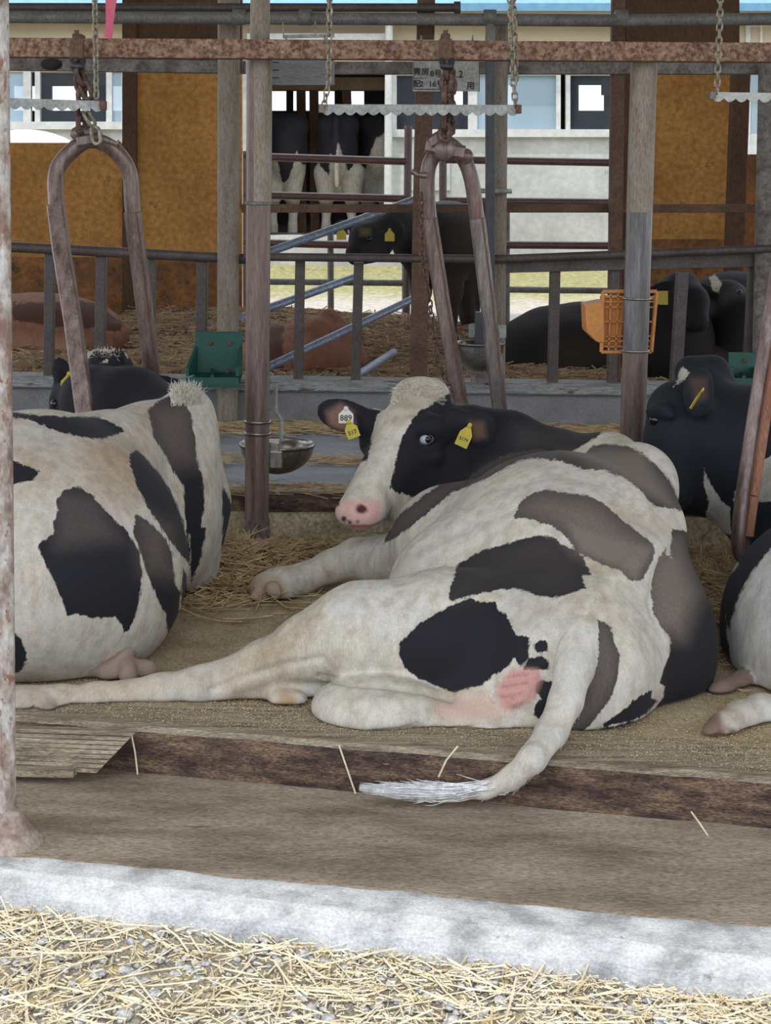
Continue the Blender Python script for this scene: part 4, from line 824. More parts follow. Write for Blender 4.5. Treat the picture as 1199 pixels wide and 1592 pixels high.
# ------------------------------------------------------------------ chains, bars, yokes
def chain_pts(mb, pts, L, r, W=None):
    """links along a polyline (world points)"""
    W = W or L*.62; q = [Vector(p) for p in pts]; seg = [(b-a).length for a, b in zip(q, q[1:])]; tot = sum(seg); pitch = L-2*r*1.1; n = max(1, int(tot/pitch)); k = 0
    def at(s_):
        for a, b, l in zip(q, q[1:], seg):
            if s_ <= l+1e-9: return a.lerp(b, s_/l), (b-a).normalized()
            s_ -= l
        return q[-1], (q[-1]-q[-2]).normalized()
    for i in range(n):
        c, d = at(min((i+.5)*tot/n, tot)); a = d.cross(Vector((0, 1, 0))); a = a.normalized() if a.length > .1 else Vector((1, 0, 0)); b_ = d.cross(a).normalized()
        sd = (a*.9+b_*.45).normalized() if i % 2 else (b_*.9-a*.45).normalized()
        h = L/2-W/2; ring = []
        for t in range(10):
            ang = 2*math.pi*t/10; ring.append(c+d*(math.sin(ang)*W/2+(h if math.sin(ang) > 0 else -h))+sd*math.cos(ang)*W/2)
        mb.tube(ring, r, 5, closed=True)
    return mb
def hanging_chain(label, pts, L, r, m_, name='hanging_chain', group=None):
    q = [P(*p) for p in pts]; root = tag(chain_pts(MB(), q, L, r).build(name, m_), label, 'chain', group); return root
Yc = 6.42
hanging_chain('thin chain holding the left serrated bar, hanging from above', [(147, -40, Yc), (150, 152, Yc)], .035, .0042, CHAINM)
hanging_chain('thin chain at the left end of the middle serrated bar', [(513, -40, Yc), (511, 128, Yc), (503, 168, Yc)], .035, .0042, CHAINM)
hanging_chain('thin chain at the right end of the middle serrated bar', [(792, -40, Yc), (798, 120, Yc), (802, 166, Yc)], .035, .0042, CHAINM)
hanging_chain('second thin chain doubled beside the one over the middle bar', [(797, -40, Yc+.03), (802, 125, Yc+.03)], .035, .0042, CHAINM)
hanging_chain('thin chain at the left end of the right serrated bar', [(1122, -40, Yc), (1115, 145, Yc)], .035, .0042, CHAINM)
def sbar(label, x0, y0, x1, y1, h, m_, Y, group=None):
    a, b = P(x0, y0, Y), P(x1, y1, Y); L = (b-a).length; n = int(L/.045); H = h*Y/F; u = (b-a).normalized(); root = empty('serrated_bar', tuple(a), label, 'serrated bar'); mb = MB()
    top = [a, b]; pts = [a+Vector((0, 0, 0)), b]; low = []
    for i in range(n*6, -1, -1):
        t = i/(n*6); low.append(a.lerp(b, t)+Vector((0, 0, -H-.014*abs(math.sin(math.pi*t*n))+.004)))
    for i in range(n*6):                               # quads strips to stay planar
        t0, t1 = i/(n*6), (i+1)/(n*6); k0 = low[n*6-i]; k1 = low[n*6-i-1]
        mb.prism([a.lerp(b, t0), a.lerp(b, t1), k1, k0], .006)
    mb.build('toothed_plate', m_, root)
    MB().bar(a+Vector((0, .026, -H*.3)), b+Vector((0, .026, -H*.3)), .036, H*.45).build('back_rib', m_, root)
    MB().bar(a+Vector((-.01, .01, -H/2)), a+Vector((.012, .01, -H/2)), .05, H).build('end_clip', GREYRUST, root); MB().bar(b+Vector((-.012, .01, -H/2)), b+Vector((.01, .01, -H/2)), .05, H).build('end_clip', mat('rust_bolt', [(0, (0,0,0)), (1, (1,1,1))]), root)
sbar('grey serrated bar hanging at the left behind the white post', -60, 150, 160, 157, 13, ZINC, Yc)
sbar('grey serrated bar hanging in the middle over the yoke', 500, 162, 807, 163, 13, ZINC, Yc)
sbar('pale serrated bar hanging at the right edge', 1108, 143, 1290, 146, 11, flat('white_zinc', (206, 206, 200), fine=.15), Yc)

def yoke(label, left, right, apex, rpx, m_, slv, ysl):
    root = empty('neck_yoke', tuple(P(*apex[:3])), label, 'neck yoke')
    q = [P(*p) for p in left[::-1]]+[P(*apex[:3])]+[P(*p) for p in right]
    # smooth the bow
    def cm(pts, n=6):
        out_ = []; e = [pts[0]]+pts+[pts[-1]]
        for i in range(1, len(e)-2):
            for k in range(n):
                t = k/n; p0, p1, p2, p3 = e[i-1:i+3]
                out_.append(.5*((2*p1)+(p2-p0)*t+(2*p0-5*p1+4*p2-p3)*t*t+(3*p1-p0-3*p2+p3)*t**3))
        return out_+[pts[-1]]
    MB().tube(cm(q), rpx*6.6/F, 16).build('bow', m_, root)
    for leg, s_ in ((left, slv[0]), (right, slv[1])):
        if s_ is None: continue
        pts = [P(*p) for p in leg if p[1] >= ysl]; mb = MB(); w_ = 2*rpx*6.6/F
        for a, b in zip(pts, pts[1:]):
            sd = (b-a).normalized().cross(Vector((0, 1, 0))).normalized()
            mb.bar(a+Vector((0, -.015, 0)), b+Vector((0, -.015, 0)), w_*1.02, w_*.75, up=(0, 1, 0), ch=.006)
        o = mb.build('sleeve', s_, root)
        mb = MB()
        for a, b in zip(pts, pts[1:]): mb.bar(a+Vector((w_*.3, -.015-w_*.38, 0)), b+Vector((w_*.3, -.015-w_*.38, 0)), .006, .008, up=(0, 1, 0))
        mb.build('seam', BROWNPOST, o)
    return root
y1_ = yoke('brown steel neck yoke on the left, around the neck of the left cow', [(108, 238, 6.62), (88, 268, 6.6), (88, 320, 6.55), (97, 390, 6.45), (115, 500, 6.3), (134, 645, 6.12), (140, 700, 6.05)], [(176, 232, 6.65), (201, 268, 6.68), (207, 330, 6.7), (222, 450, 6.76), (240, 600, 6.85), (247, 680, 6.85)], (140, 218, 6.63), 12.5, YOKEM, (YOKEM, YOKEM), 300)
y2_ = yoke('brown steel neck yoke in the middle, behind the head of the main cow', [(676, 240, 6.7), (665, 270, 6.7), (668, 340, 6.72), (688, 470, 6.75), (716, 625, 6.8), (738, 730, 6.8), (745, 760, 6.8)], [(716, 240, 6.7), (732, 275, 6.7), (742, 340, 6.72), (757, 460, 6.75), (777, 640, 6.8), (786, 720, 6.8)], (693, 222, 6.7), 12, YOKEM, (YOKEM, YOKEG), 300)
y3_ = yoke('brown steel neck yoke leaning at the right edge, rounded foot over the cow neck', [(1153, 855, 5.72), (1152, 828, 5.72), (1158, 770, 5.74), (1176, 650, 5.78), (1193, 540, 5.82), (1212, 420, 5.88), (1232, 300, 5.9)], [(1174, 872, 5.72), (1188, 862, 5.72)], (1161, 868, 5.72), 13, YOKEM, (None, None), 300)
mb = MB(); pts = [P(*p) for p in [(1164, 832, 5.70), (1172, 770, 5.70), (1190, 650, 5.74), (1207, 540, 5.78), (1226, 420, 5.84)]]
for a, b in zip(pts, pts[1:]): mb.bar(a, b, .03, .05, up=(0, 1, 0), ch=.005)
mb.build('sleeve', mat('rust_orange_sleeve', [(.3, (136, 90, 66)), (.7, (168, 118, 92))], 5, (3,3,.6), bump=.15, spots=(110, 84, 76), spot_scale=14), y3_)
# yoke heads: clamp, latch and shackle
def clampset(root, cx, cy, Y, s_=1):
    mb = MB(); mb.sph(P(cx-6, cy-4, Y-.05), .045, 10, sc=(1.3, .6, .8)); mb.bar(P(cx-16, cy+8, Y-.06), P(cx+22, cy+2, Y-.06), .05, .05, ch=.01); mb.build('clamp', YOKEM, root)
    MB().tube([P(cx+4, cy, Y-.08), P(cx+24, cy+4, Y-.09), P(cx+44, cy+12, Y-.08), P(cx+49, cy+7, Y-.08)], [.016, .014, .011, .008], 8).build('latch', YOKEM, root)
clampset(y1_, 137, 212, 6.6)
mb = MB(); mb.lathe(P(692, 232, 6.6), [(.001, .03), (.04, .03), (.05, .01), (.05, -.02), (.03, -.03)], 14, Matrix.Rotation(math.pi/2, 3, 'X')); mb.sph(P(724, 243, 6.62), .033, 8); mb.bar(P(662, 226, 6.6), P(722, 238, 6.6), .05, .06, ch=.012); mb.bar(P(668, 222, 6.58), P(692, 208, 6.58), .03, .05, ch=.01); mb.build('clamp', YOKEM, y2_)
MB().tube([P(640, 266, 6.65), P(650, 272, 6.65), P(664, 273, 6.65)], .012, 8).build('hook', YOKEM, y2_)
hanging_chain('rusty heavy chain linking the left yoke to the rail', [(120, 96, 6.5), (127, 135, 6.5), (128, 170, 6.52), (127, 205, 6.52)], .075, .011, RUSTCHAIN, 'yoke_chain')
hanging_chain('short bright link chain looped beside the left yoke top', [(132, 172, 6.46), (146, 196, 6.46), (152, 224, 6.46)], .07, .008, CHAINM, 'yoke_chain')
hanging_chain('second rusty chain strand leaning above the left serrated bar', [(122, 108, 6.47), (138, 152, 6.47)], .07, .010, RUSTCHAIN, 'yoke_chain')
hanging_chain('rusty bundled chain linking the middle yoke to the rail', [(697, 100, 6.5), (694, 140, 6.5), (692, 215, 6.52)], .07, .012, RUSTCHAIN, 'yoke_chain')
hanging_chain('second rusty strand beside the middle yoke chain', [(703, 112, 6.52), (700, 150, 6.52), (699, 205, 6.55)], .06, .010, RUSTCHAIN, 'yoke_chain')
hanging_chain('long thin rusty chain dangling along the left leg of the middle yoke', [(655, 300, 6.6), (657, 400, 6.62), (668, 470, 6.65), (680, 560, 6.68), (705, 615, 6.7)], .035, .004, RUSTCHAIN)
# rail brackets with bolts over the yoke chains
for x, lb in ((119, 'small square bracket on the rusty rail above the left yoke'), (693, 'small square bracket on the rusty rail above the middle yoke')):
    rt = empty('rail_bracket', tuple(P(x, 88, 6.6)), lb, 'bracket'); mb = MB(); rect(mb, x-7, 52, x+7, 62, 6.56, .1); rect(mb, x-10, 60, x+10, 95, 6.53, .02); mb.build('strap', BROWNPOST, rt, .003)
    MB().tube([P(x, 53, 6.6), P(x, 47, 6.6)], .01, 8).build('bolt', BROWNPOST, rt)
    mb = MB(); mb.tube([P(x-6, 94, 6.5), P(x-4, 103, 6.46), P(x+8, 104, 6.46), P(x+10, 94, 6.5)], .014, 8); mb.build('shackle', mat('dark_green_post', [(0, (0,0,0)), (1, (1,1,1))]), rt)
# brackets hanging rag at left
rt = tag(MB().sph(P(80, 100, 6.55), .045, 12, sc=(1, .6, .55)).build('rag', flat('black_rag', (36, 34, 34), rough=.9)), 'small black rag stuffed on the rail left of the yoke chain', 'rag')
# pink ribbon
mb = MB(); pr = [(164, -30, 188, -30), (164, 10, 180, 8), (165, 30, 177, 28), (162, 58, 174, 60)]
for i in range(3):
    a, b = pr[i], pr[i+1]; mb.prism([P(a[0], a[1], 6.3), P(a[2], a[3], 6.32), P(b[2], b[3], 6.32), P(b[0], b[1], 6.3)], .003)
tag(mb.build('ribbon', flat('pink_tape', (226, 104, 132), rough=.6, fine=.05)), 'pink plastic tape hanging down at the top left', 'ribbon')
# sign boards
sg = empty('sign_board', tuple(P(694, 144, 6.9)), 'whiteboard with handwritten ink characters behind the middle yoke chain', 'sign')
WB = mat('whiteboard', [(.3, (168, 166, 160)), (.7, (196, 196, 194))], 6, rough=.4, bump=.02); Ys = 6.95
mb = MB(); rect(mb, 642, 62, 746, 142, Ys, .012, 0); mb.build('board', WB, sg)
for x0, y0, x1, y1 in ((643, 97, 644, 138), (745, 95, 746, 142), (644, 138, 690, 139.5), (644, 121, 664, 122)): rect(MBL := MB(), x0, y0, x1, y1, Ys-.003, .004); MBL.build('ruled_line', flat('line_grey', (92, 84, 76)), sg)

vw = Vector((0, -1, 0))
for s_, x, y, sz in (('青房', 655, 112, .034), ('配', 648, 131, .034), ('2', 655.5, 131, .032), ('8号', 678, 115, .034), ('16号', 678.5, 131, .034), ('.2', 715, 116, .042), ('用', 732, 134, .036)):
    text_obj(s_, P(x, y, Ys)+Vector((0, -.004, 0)), RT, UP, sz, INK, sg, 'handwriting')
for x in (655, 735): MB().tube([P(x, 70, 6.96), P(x, 60, 6.9), P(x, 56, 6.66), P(x, 66, 6.64)], .004, 6).build('wire_hook', CHAINM, sg)
sg2 = empty('sign_board', tuple(P(470, 138, 7.0)), 'plain grey weathered board hanging right of the stall post', 'sign')
mb = MB(); rect(mb, 421, 62, 520, 132, 6.95, .02, 0); mb.build('board', mat('grey_board', [(.3, (138, 140, 142)), (.7, (166, 170, 174))], 4, (.6, 1, 4), bump=.1, spots=(110, 104, 98), spot_scale=8, spot_t=.64), sg2)
MB().bar(P(440, 57, 6.94), P(520, 55, 6.94), .02, .014).build('top_strip', ZINC, sg2)
for x in (445, 505): MB().tube([P(x, 70, 6.96), P(x, 60, 6.9), P(x, 56, 6.66), P(x, 66, 6.64)], .004, 6).build('wire_hook', CHAINM, sg2)
for x in (441, 491): MB().tube([P(x, 58, 6.93), P(x-1, 34, 6.93)], .003, 6).build('hanging_wire', CHAINM, sg2)
for x, y in ((428, 97), (429, 109), (428, 121)): MB().bar(P(421, y, 6.93), P(434, y, 6.93), .004, .004).build('tie', INK, sg2)
# ------------------------------------------------------------------ left and right cows
COATL = coat_mat('coat_left_cow', (206, 198, 184), (28, 29, 36), (104, 92, 86))
def eye_at(root, bvh, px, py, r, sink=.5, white=None):
    c, n = hit(bvh, px, py)
    if not c: return
    d = -ray(px, py).normalized(); e = MB().sph(c-d*r*sink, r, 12).build('eye', EYEM, root)
    if white: MB().sph(c-d*r*sink+Vector(white)*r, r*.92, 10).build('eye_white', EYEW, e)
def hair_at(root, bvh, region, n, up, L, m_, name='hair_tuft', sag=.4, spread=.5):
    mb = MB(); x0, y0, x1, y1 = region
    for i in range(n):
        c, nn = hit(bvh, random.uniform(x0, x1), random.uniform(y0, y1))
        if c: strand(mb, c-nn*.004, Vector(up)+nn*.5+Vector((random.gauss(0, spread), random.gauss(0, spread*.5), random.gauss(0, spread*.4))), random.uniform(*L), .0014, 3, sag=sag, curl=.4)
    if mb.v: mb.build(name, m_, root)
def left_cow():
    root = empty('dairy_cow', (-1.2, 5.4, 0), 'black and white dairy cow lying at the left, black head behind the yoke leg', 'cow')
    f = Field()
    f.ell(P(60, 857, 5.27), (.47, .60, .425), k=.1); f.ell(P(203, 792, 5.97), (.345, .36, .385), k=.12); f.S(112, 898, 5.22, .355, k=.12)
    f.cone(P(60, 860, 5.3), P(-330, 880, 4.95), .42, .40, k=.1)
    f.chain([(292, 640, 6.08, 34), (286, 690, 6.0, 52)], k=.06); f.chain([(288, 642, 6.08, 32), (235, 690, 5.9, 58), (170, 712, 5.6, 68), (60, 735, 5.3, 86), (-100, 740, 5.0, 90)], k=.08)
    f.chain([(292, 680, 6.1, 46), (300, 780, 6.1, 50), (296, 880, 6.1, 46)], k=.08)
    f.chain([(170, 1046, 4.96, 24), (228, 1043, 4.98, 19)], 'foot', .02); f.chain([(196, 1030, 4.96, 14), (200, 1050, 4.9, 16)], 'foot', .012); f.chain([(60, 1062, 4.98, 14), (30, 1064, 4.98, 14)], 'foot', .02)
    f.chain([(270, 662, 6.2, 52), (205, 634, 6.4, 60), (150, 625, 6.5, 58)], 'neck', .06)
    f.chain([(168, 592, 6.65, 44), (132, 622, 6.62, 50), (110, 680, 6.6, 40)], 'head', .05)
    f.chain([(150, 565, 6.68, 22), (182, 566, 6.68, 22)], 'head', .03)
    f.chain([(153, 560, 6.62, 13), (153, 556, 6.6, 13)], 'horn', .01); f.chain([(182, 560, 6.62, 14), (183, 555, 6.6, 13)], 'horn', .01)
    f.chain([(88, 632, 6.52, 10), (86, 622, 6.54, 9)], 'head', .03)
    f.ell(P(98, 585, 6.58), (.045, .018, .085), 'ear', .012, R=Matrix.Rotation(math.radians(-16), 3, 'Y')); f.ell(P(102, 588, 6.555), (.026, .02, .058), 'ear', .01, R=Matrix.Rotation(math.radians(-16), 3, 'Y'), neg=True)
    f.ell(P(264, 596, 6.75), (.05, .018, .028), 'ear', .012); f.chain([(235, 590, 6.75, 10), (255, 594, 6.75, 10)], 'ear', .02)
    A = ['body']
    LA = [(10,640),(55,645),(116,648),(154,648),(178,659),(195,669),(183,675),(157,683),(122,679),(84,669),(49,653),(10,648)]
    LB = [(230,637),(248,622),(271,612),(286,620),(297,645),(303,678),(305,713),(315,742),(318,788),(312,820),(321,820),(318,835),(312,872),(297,907),(296,878),(296,830),(291,847),(288,794),(287,759),(271,736),(253,701),(239,680)]
    LC = [(201,707),(213,699),(227,713),(248,736),(268,768),(283,806),(294,853),(295,878),(283,864),(262,837),(248,818),(230,788),(213,756),(202,721)]
    LD = [(210,800),(230,809),(253,832),(268,858),(271,902),(280,922),(278,966),(262,1001),(258,957),(245,931),(230,896),(221,864),(207,826)]
    LD2 = [(284,881),(291,896),(290,943),(284,960),(281,931)]
    LE = [(87,780),(99,762),(122,756),(145,771),(166,797),(195,823),(218,858),(221,893),(218,922),(210,960),(201,980),(194,983),(186,966),(178,960),(137,960),(119,954),(105,957),(96,931),(84,902),(70,878),(58,848),(75,835),(84,829),(83,812),(90,800)]
    LF = [(5,710),(32,721),(64,733),(49,748),(5,755)]; LG = [(10,970),(32,992),(42,1021),(35,1042),(10,1055)]
    LH = [(345,753),(351,765),(365,790),(365,900),(342,893),(344,858),(346,820)]; LI = [(326,905),(345,905),(345,935),(312,948),(305,943),(318,925)]
    rect_ = lambda a, b, c, d: [(a, b), (c, b), (c, d), (a, d)]
    body, bvh = animal(root, f, .0105, .004, COATL, [(p, A) for p in (LA, LB, LC, LD, LD2, LE, LF, LG, LH, LI)], [([(128,548),(150,535),(190,538),(200,556),(193,566),(168,556),(166,572),(140,560),(130,570)], ['head'])],
        [([(230,630),(300,620),(308,720),(260,730),(235,680)], .8, 30), ([(205,790),(265,820),(275,900),(225,890)], .7, 30),  ([(80,755),(150,770),(190,840),(90,850)], .5, 25), ([(260,635),(285,640),(285,690),(265,680)], -.5, 10)],
        [(rect_(140,1010,250,1070), (150,126,112,.85), 12, ['foot'])], [([(120,690),(200,680),(230,640),(225,700),(230,780),(190,800),(140,760)], .5, 30), (rect_(20,690,140,760), .2, 30), (rect_(20,1040,70,1080), .3, 10)], base_black=['neck', 'head', 'ear', 'horn'])
    eye_at(root, bvh, 86, 628, .02, .6)
    a = math.radians(-8); tagplate(root, 'ear_tag', P(108, 594, 6.50), RT*math.cos(a), UP, (-.2, -1, 0), .07, .085, TAGY, None, label='yellow ear tag')
    hair_at(root, bvh, (266, 600, 314, 632), 800, (0, -.1, .6), (.02, .045), HAIRW, 'withers_tuft', sag=.3, spread=.35)
    hair_at(root, bvh, (134, 535, 186, 556), 260, (0, 0, .5), (.012, .028), HAIRW, 'poll_hair', sag=.5)
left_cow()
COATR = coat_mat('coat_right_cow', (206, 202, 192), (28, 32, 40), (84, 78, 74))
def right_cow():
    root = empty('dairy_cow', (1.5, 5.5, 0), 'black headed dairy cow lying at the right edge, white flank and extended hind hoof', 'cow')
    f = Field()
    f.ell(P(1345, 985, 5.2), (.465, .60, .42), k=.1); f.ell(P(1300, 830, 6.0), (.37, .4, .36), k=.15)
    f.chain([(1118, 690, 6.4, 82), (1190, 720, 6.38, 112), (1290, 760, 6.2, 130)], 'neck', .08); f.chain([(1150, 700, 6.4, 100), (1210, 800, 6.25, 80)], 'neck', .08)
    f.chain([(1090, 600, 6.45, 38), (1096, 640, 6.4, 62)], 'head', .06); f.chain([(1055, 640, 6.32, 50), (1050, 690, 6.28, 48)], 'head', .06)
    f.chain([(1085, 700, 6.38, 74), (1075, 750, 6.35, 52)], 'head', .06); f.chain([(1048, 690, 6.28, 42), (1040, 765, 6.2, 36)], 'head', .05)
    f.chain([(1075, 578, 6.5, 26), (1108, 582, 6.5, 28), (1128, 600, 6.5, 18)], 'head', .03)
    f.chain([(1012, 640, 6.25, 9), (1030, 636, 6.2, 10), (1042, 645, 6.17, 8)], 'head', .03)
    f.ell(P(1019, 653, 6.16), (.024, .02, .018), 'head', .01, neg=True)
    f.ell(P(1086, 610, 6.15), (.062, .022, .105), 'ear', .012, R=Matrix.Rotation(math.radians(4), 3, 'Y')); f.ell(P(1085, 612, 6.115), (.040, .024, .075), 'ear', .012, R=Matrix.Rotation(math.radians(4), 3, 'Y'), neg=True)
    f.chain([(1092, 632, 6.22, 20), (1100, 645, 6.26, 22)], 'head', .03)
    f.chain([(1330, 1130, 4.9, 70), (1225, 1120, 4.74, 42), (1184, 1110, 4.66, 30), (1152, 1116, 4.6, 25), (1126, 1132, 4.53, 23), (1106, 1144, 4.49, 20)], 'leg', .03)
    f.chain([(1143, 1146, 4.50, 10), (1146, 1150, 4.50, 9)], 'leg', .01); f.chain([(1168, 1156, 4.52, 8), (1172, 1158, 4.52, 8)], 'leg', .01)
    f.chain([(1160, 1060, 5.0, 22), (1122, 1078, 4.9, 20), (1096, 1092, 4.86, 13)], 'foot', .02); f.chain([(1128, 1098, 4.8, 10), (1140, 1100, 4.8, 9)], 'foot', .01)
    cur = [(1199,850),(1185,870),(1165,895),(1150,925),(1138,960),(1134,985),(1128,960),(1126,935),(1132,905),(1150,875),(1170,845),(1175,800),(1230,800)]
    wr = [([(1088,1150),(1108,1150),(1122,1140)], 4, .010, ['leg']), ([(1128,1120),(1140,1138)], 5, .007, ['leg'])]
    body, bvh = animal(root, f, .0105, .004, COATR, [(cur, ['body']), ([(1105,780),(1400,780),(1400,838),(1199,852),(1180,872),(1150,880)], ['body']), ([(1115,905),(1128,900),(1150,880),(1140,905),(1128,935),(1130,985),(1140,1040),(1118,1000)], ['body'])],
        [([(1094,722),(1104,752),(1120,776),(1142,796),(1142,830),(1100,830),(1098,800),(1102,780),(1096,760)], ['head', 'neck']), ([(1050,600),(1060,570),(1072,578),(1068,588),(1040,606)], ['head'])],
        [], [([(1070,1100),(1118,1108),(1130,1140),(1124,1175),(1070,1180)], (122,96,80,.95), 6, ['leg']), ([(1130,1130),(1185,1140),(1185,1175),(1130,1170)], (136,116,104,.8), 5, ['leg']), ([(1060,1030),(1190,1030),(1190,1120),(1060,1120)], (126,98,88,.9), 10, ['foot']),
         ([(1072,588),(1100,588),(1100,622),(1080,625)], (92,72,64,.7), 8, ['ear'])], [([(1110,1110),(1160,1090),(1170,1120),(1120,1150)], .35, 15)], base_black=['neck', 'head', 'ear'], wrinkle=wr)
    eye_at(root, bvh, 1019, 653, .024, .55)
    a = math.radians(32); u = RT*math.cos(a)-UP*math.sin(a); v = UP*math.cos(a)+RT*math.sin(a)
    tagplate(root, 'ear_tag', P(1084, 619, 6.07), u*.35+Vector((0, 1, 0))*.9, v, u*.9-Vector((0, .35, 0)), .05, .095, TAGY, None, label='yellow ear tag')
right_cow()

# ------------------------------------------------------------------ animals in the pen and in the far building
COATB = coat_mat('coat_black_heifer', (200, 190, 176), (26, 23, 26), (76, 60, 50), jag=3, jscale=20)
COATT = coat_mat('coat_tan', (150, 106, 84), (86, 56, 44), (120, 80, 60), jag=8, jscale=8)
COATF = coat_mat('coat_far_cow', (208, 200, 186), (44, 40, 48), (92, 78, 72), jag=4, jscale=14)
def heifer():
    root = empty('heifer', tuple(P(680, 528, 13.4)), 'dark standing heifer with yellow ear tags, facing left behind the rails', 'cow'); f = Field(); Y = 13.4
    f.ell(P(700, 378, Y), (.36, .5, .34), k=.1); f.chain([(660, 372, Y-.2, 52), (730, 372, Y+.5, 56)], k=.1); f.chain([(650, 350, Y-.3, 36), (610, 352, Y-.6, 32)], 'neck', .08)
    f.chain([(600, 360, Y-.7, 28), (568, 372, Y-.85, 24), (552, 394, Y-1.0, 15)], 'head', .05); f.chain([(585, 384, Y-.75, 24), (556, 398, Y-1.0, 15)], 'head', .05)
    for a, b, c, d in ((655, 420, 652, Y-.25), (704, 425, 700, Y-.3), (722, 425, 726, Y+.4), (736, 420, 734, Y+.5)):
        f.chain([(a, 405, d, 26), (b*0+a, 455, d, 15), (c, 490, d, 11), (c+2, 525, d, 9), (c-2, 534, d, 11)], 'leg', .05)
    f.ell(P(611, 352, Y-.78), (.10, .025, .05), 'ear', .02, R=Matrix.Rotation(.3, 3, 'Y')); f.ell(P(532, 350, Y-.7), (.09, .025, .05), 'ear', .02, R=Matrix.Rotation(-.2, 3, 'Y')); f.chain([(600, 356, Y-.75, 10), (555, 358, Y-.75, 12)], 'ear', .03)
    body, bvh = animal(root, f, .02, None, COATB, base_black=['body', 'neck', 'head', 'ear', 'leg'], dust=[([(690,330),(745,330),(745,540),(640,540),(640,440),(690,440)], .45, 20)], tint=[([(560,355),(575,355),(575,366),(560,366)], (140,130,100,.5), 6, ['head']), ([(640,305),(745,300),(745,322),(640,325)], (84,96,116,.6), 10, ['body'])])  # blue-grey tint along the back is sky sheen painted into the coat
    eye_at(root, bvh, 574, 372, .022, .5)
    for x, y, lb in ((606, 365, 'yellow ear tag in the near ear'), (531, 363, 'yellow ear tag in the far ear')): tagplate(root, 'ear_tag', P(x, y, Y-.95), RT, UP, (0, -1, 0), .075, .1, TAGY, None, label=lb)
heifer()
def black_lying():
    root = empty('resting_cow', tuple(P(870, 590, 12.4)), 'black cow lying in the pen behind the bars, rump to the left', 'cow'); f = Field(); Y = 12.4
    f.ell(P(890, 548, Y), (.62, .5, .36), k=.1); f.ell(P(820, 560, Y-.1), (.30, .4, .26), k=.12); f.chain([(800, 560, Y-.1, 34), (850, 525, Y, 40), (905, 520, Y, 44), (970, 520, Y, 44)], k=.1)
    f.chain([(930, 560, Y-.3, 30), (870, 576, Y-.5, 16), (835, 582, Y-.5, 12)], 'leg', .05)
    body, bvh = animal(root, f, .02, P(870, 588, Y).z-.05, COATB, base_black=['body', 'leg'], dust=[([(850,520),(960,520),(960,590),(850,590)], .35, 30)])
black_lying()
def black_right():
    root = empty('resting_cow', tuple(P(1120, 580, 12.4)), 'black cow with a white forehead blotch, resting at the far right of the pen', 'cow'); f = Field(); Y = 12.4
    f.ell(P(1140, 520, Y+.2), (.52, .5, .5), k=.1); f.chain([(1130, 470, Y-.2, 36), (1150, 500, Y-.4, 42), (1150, 540, Y-.45, 34)], 'head', .06); f.ell(P(1090, 450, Y-.3), (.1, .03, .05), 'ear', .02)
    f.ell(P(1180, 456, Y-.3), (.1, .03, .05), 'ear', .02); f.chain([(1100, 560, Y-.5, 24), (1160, 575, Y-.5, 20)], 'leg', .05)
    body, bvh = animal(root, f, .02, P(870, 588, Y).z-.05, COATB, base_black=['body', 'leg', 'head', 'ear'], white=[([(1103,432),(1112,426),(1122,440),(1118,456),(1108,452)], ['head', 'body', 'ear'])], dust=[([(1100,530),(1180,500),(1190,600),(1090,600)], .5, 30)])
    eye_at(root, bvh, 1150, 455, .022, .4)
    root = empty('resting_cow', tuple(P(1030, 585, 12.0)), 'black cow with a yellow ear tag behind the right stall post', 'cow'); f = Field(); Y = 12.0
    f.ell(P(1040, 535, Y), (.34, .4, .42), k=.1); f.chain([(1045, 470, Y-.1, 38), (1040, 510, Y-.1, 50)], 'neck', .08); f.chain([(1060, 450, Y-.1, 30), (1075, 470, Y-.3, 26), (1085, 500, Y-.45, 18)], 'head', .06)
    f.ell(P(1028, 450, Y-.2), (.12, .03, .06), 'ear', .02, R=Matrix.Rotation(-.3, 3, 'Y'))
    body, bvh = animal(root, f, .02, P(870, 588, Y).z-.05, COATB, base_black=['body', 'neck', 'head', 'ear'])
    tagplate(root, 'ear_tag', P(1026, 463, Y-.35), UP, -RT, (0, -1, 0), .1, .12, TAGY, None, label='yellow ear tag')
black_right()
def tan():
    root = empty('resting_calf', tuple(P(500, 585, 12.0)), 'tan calf lying with its back to us behind the two middle pen bars', 'calf'); f = Field(); Y = 12.0
    f.ell(P(470, 560, Y), (.5, .4, .24), k=.1); f.chain([(420, 540, Y, 30), (490, 530, Y, 34), (530, 540, Y, 30)], k=.08); f.chain([(535, 560, Y, 24), (530, 530, Y, 20)], k=.06)
    f.chain([(525, 530, Y+.1, 24), (514, 506, Y+.1, 21), (510, 494, Y+.1, 15)], 'head', .05); f.ell(P(486, 503, Y+.1), (.085, .03, .04), 'ear', .02); f.ell(P(540, 512, Y+.1), (.06, .03, .035), 'ear', .02)
    animal(root, f, .02, P(870, 590, Y).z-.05, COATT, black=[([(415,505),(440,505),(440,590),(415,590)], None)], tint=[([(470,500),(560,480),(560,590),(500,590)], (138,92,70,.6), 30, None)])
    root = empty('resting_calf', tuple(P(90, 560, 13.2)), 'brown cow lying under the left ochre panel behind the left yoke', 'cow'); f = Field(); Y = 13.2
    f.ell(P(60, 515, Y), (.72, .5, .32), k=.1); f.chain([(140, 510, Y, 26), (172, 525, Y-.2, 22), (190, 515, Y-.2, 14)], 'neck', .06); f.chain([(120, 540, Y-.4, 14), (60, 545, Y-.4, 12)], 'leg', .04)
    animal(root, f, .02, P(870, 560, Y).z-.05, COATT, black=[([(20,470),(150,470),(190,500),(190,516),(20,500)], None)], tint=[([(0,525),(150,530),(150,570),(0,570)], (198,154,122,.6), 16, None)])
tan()
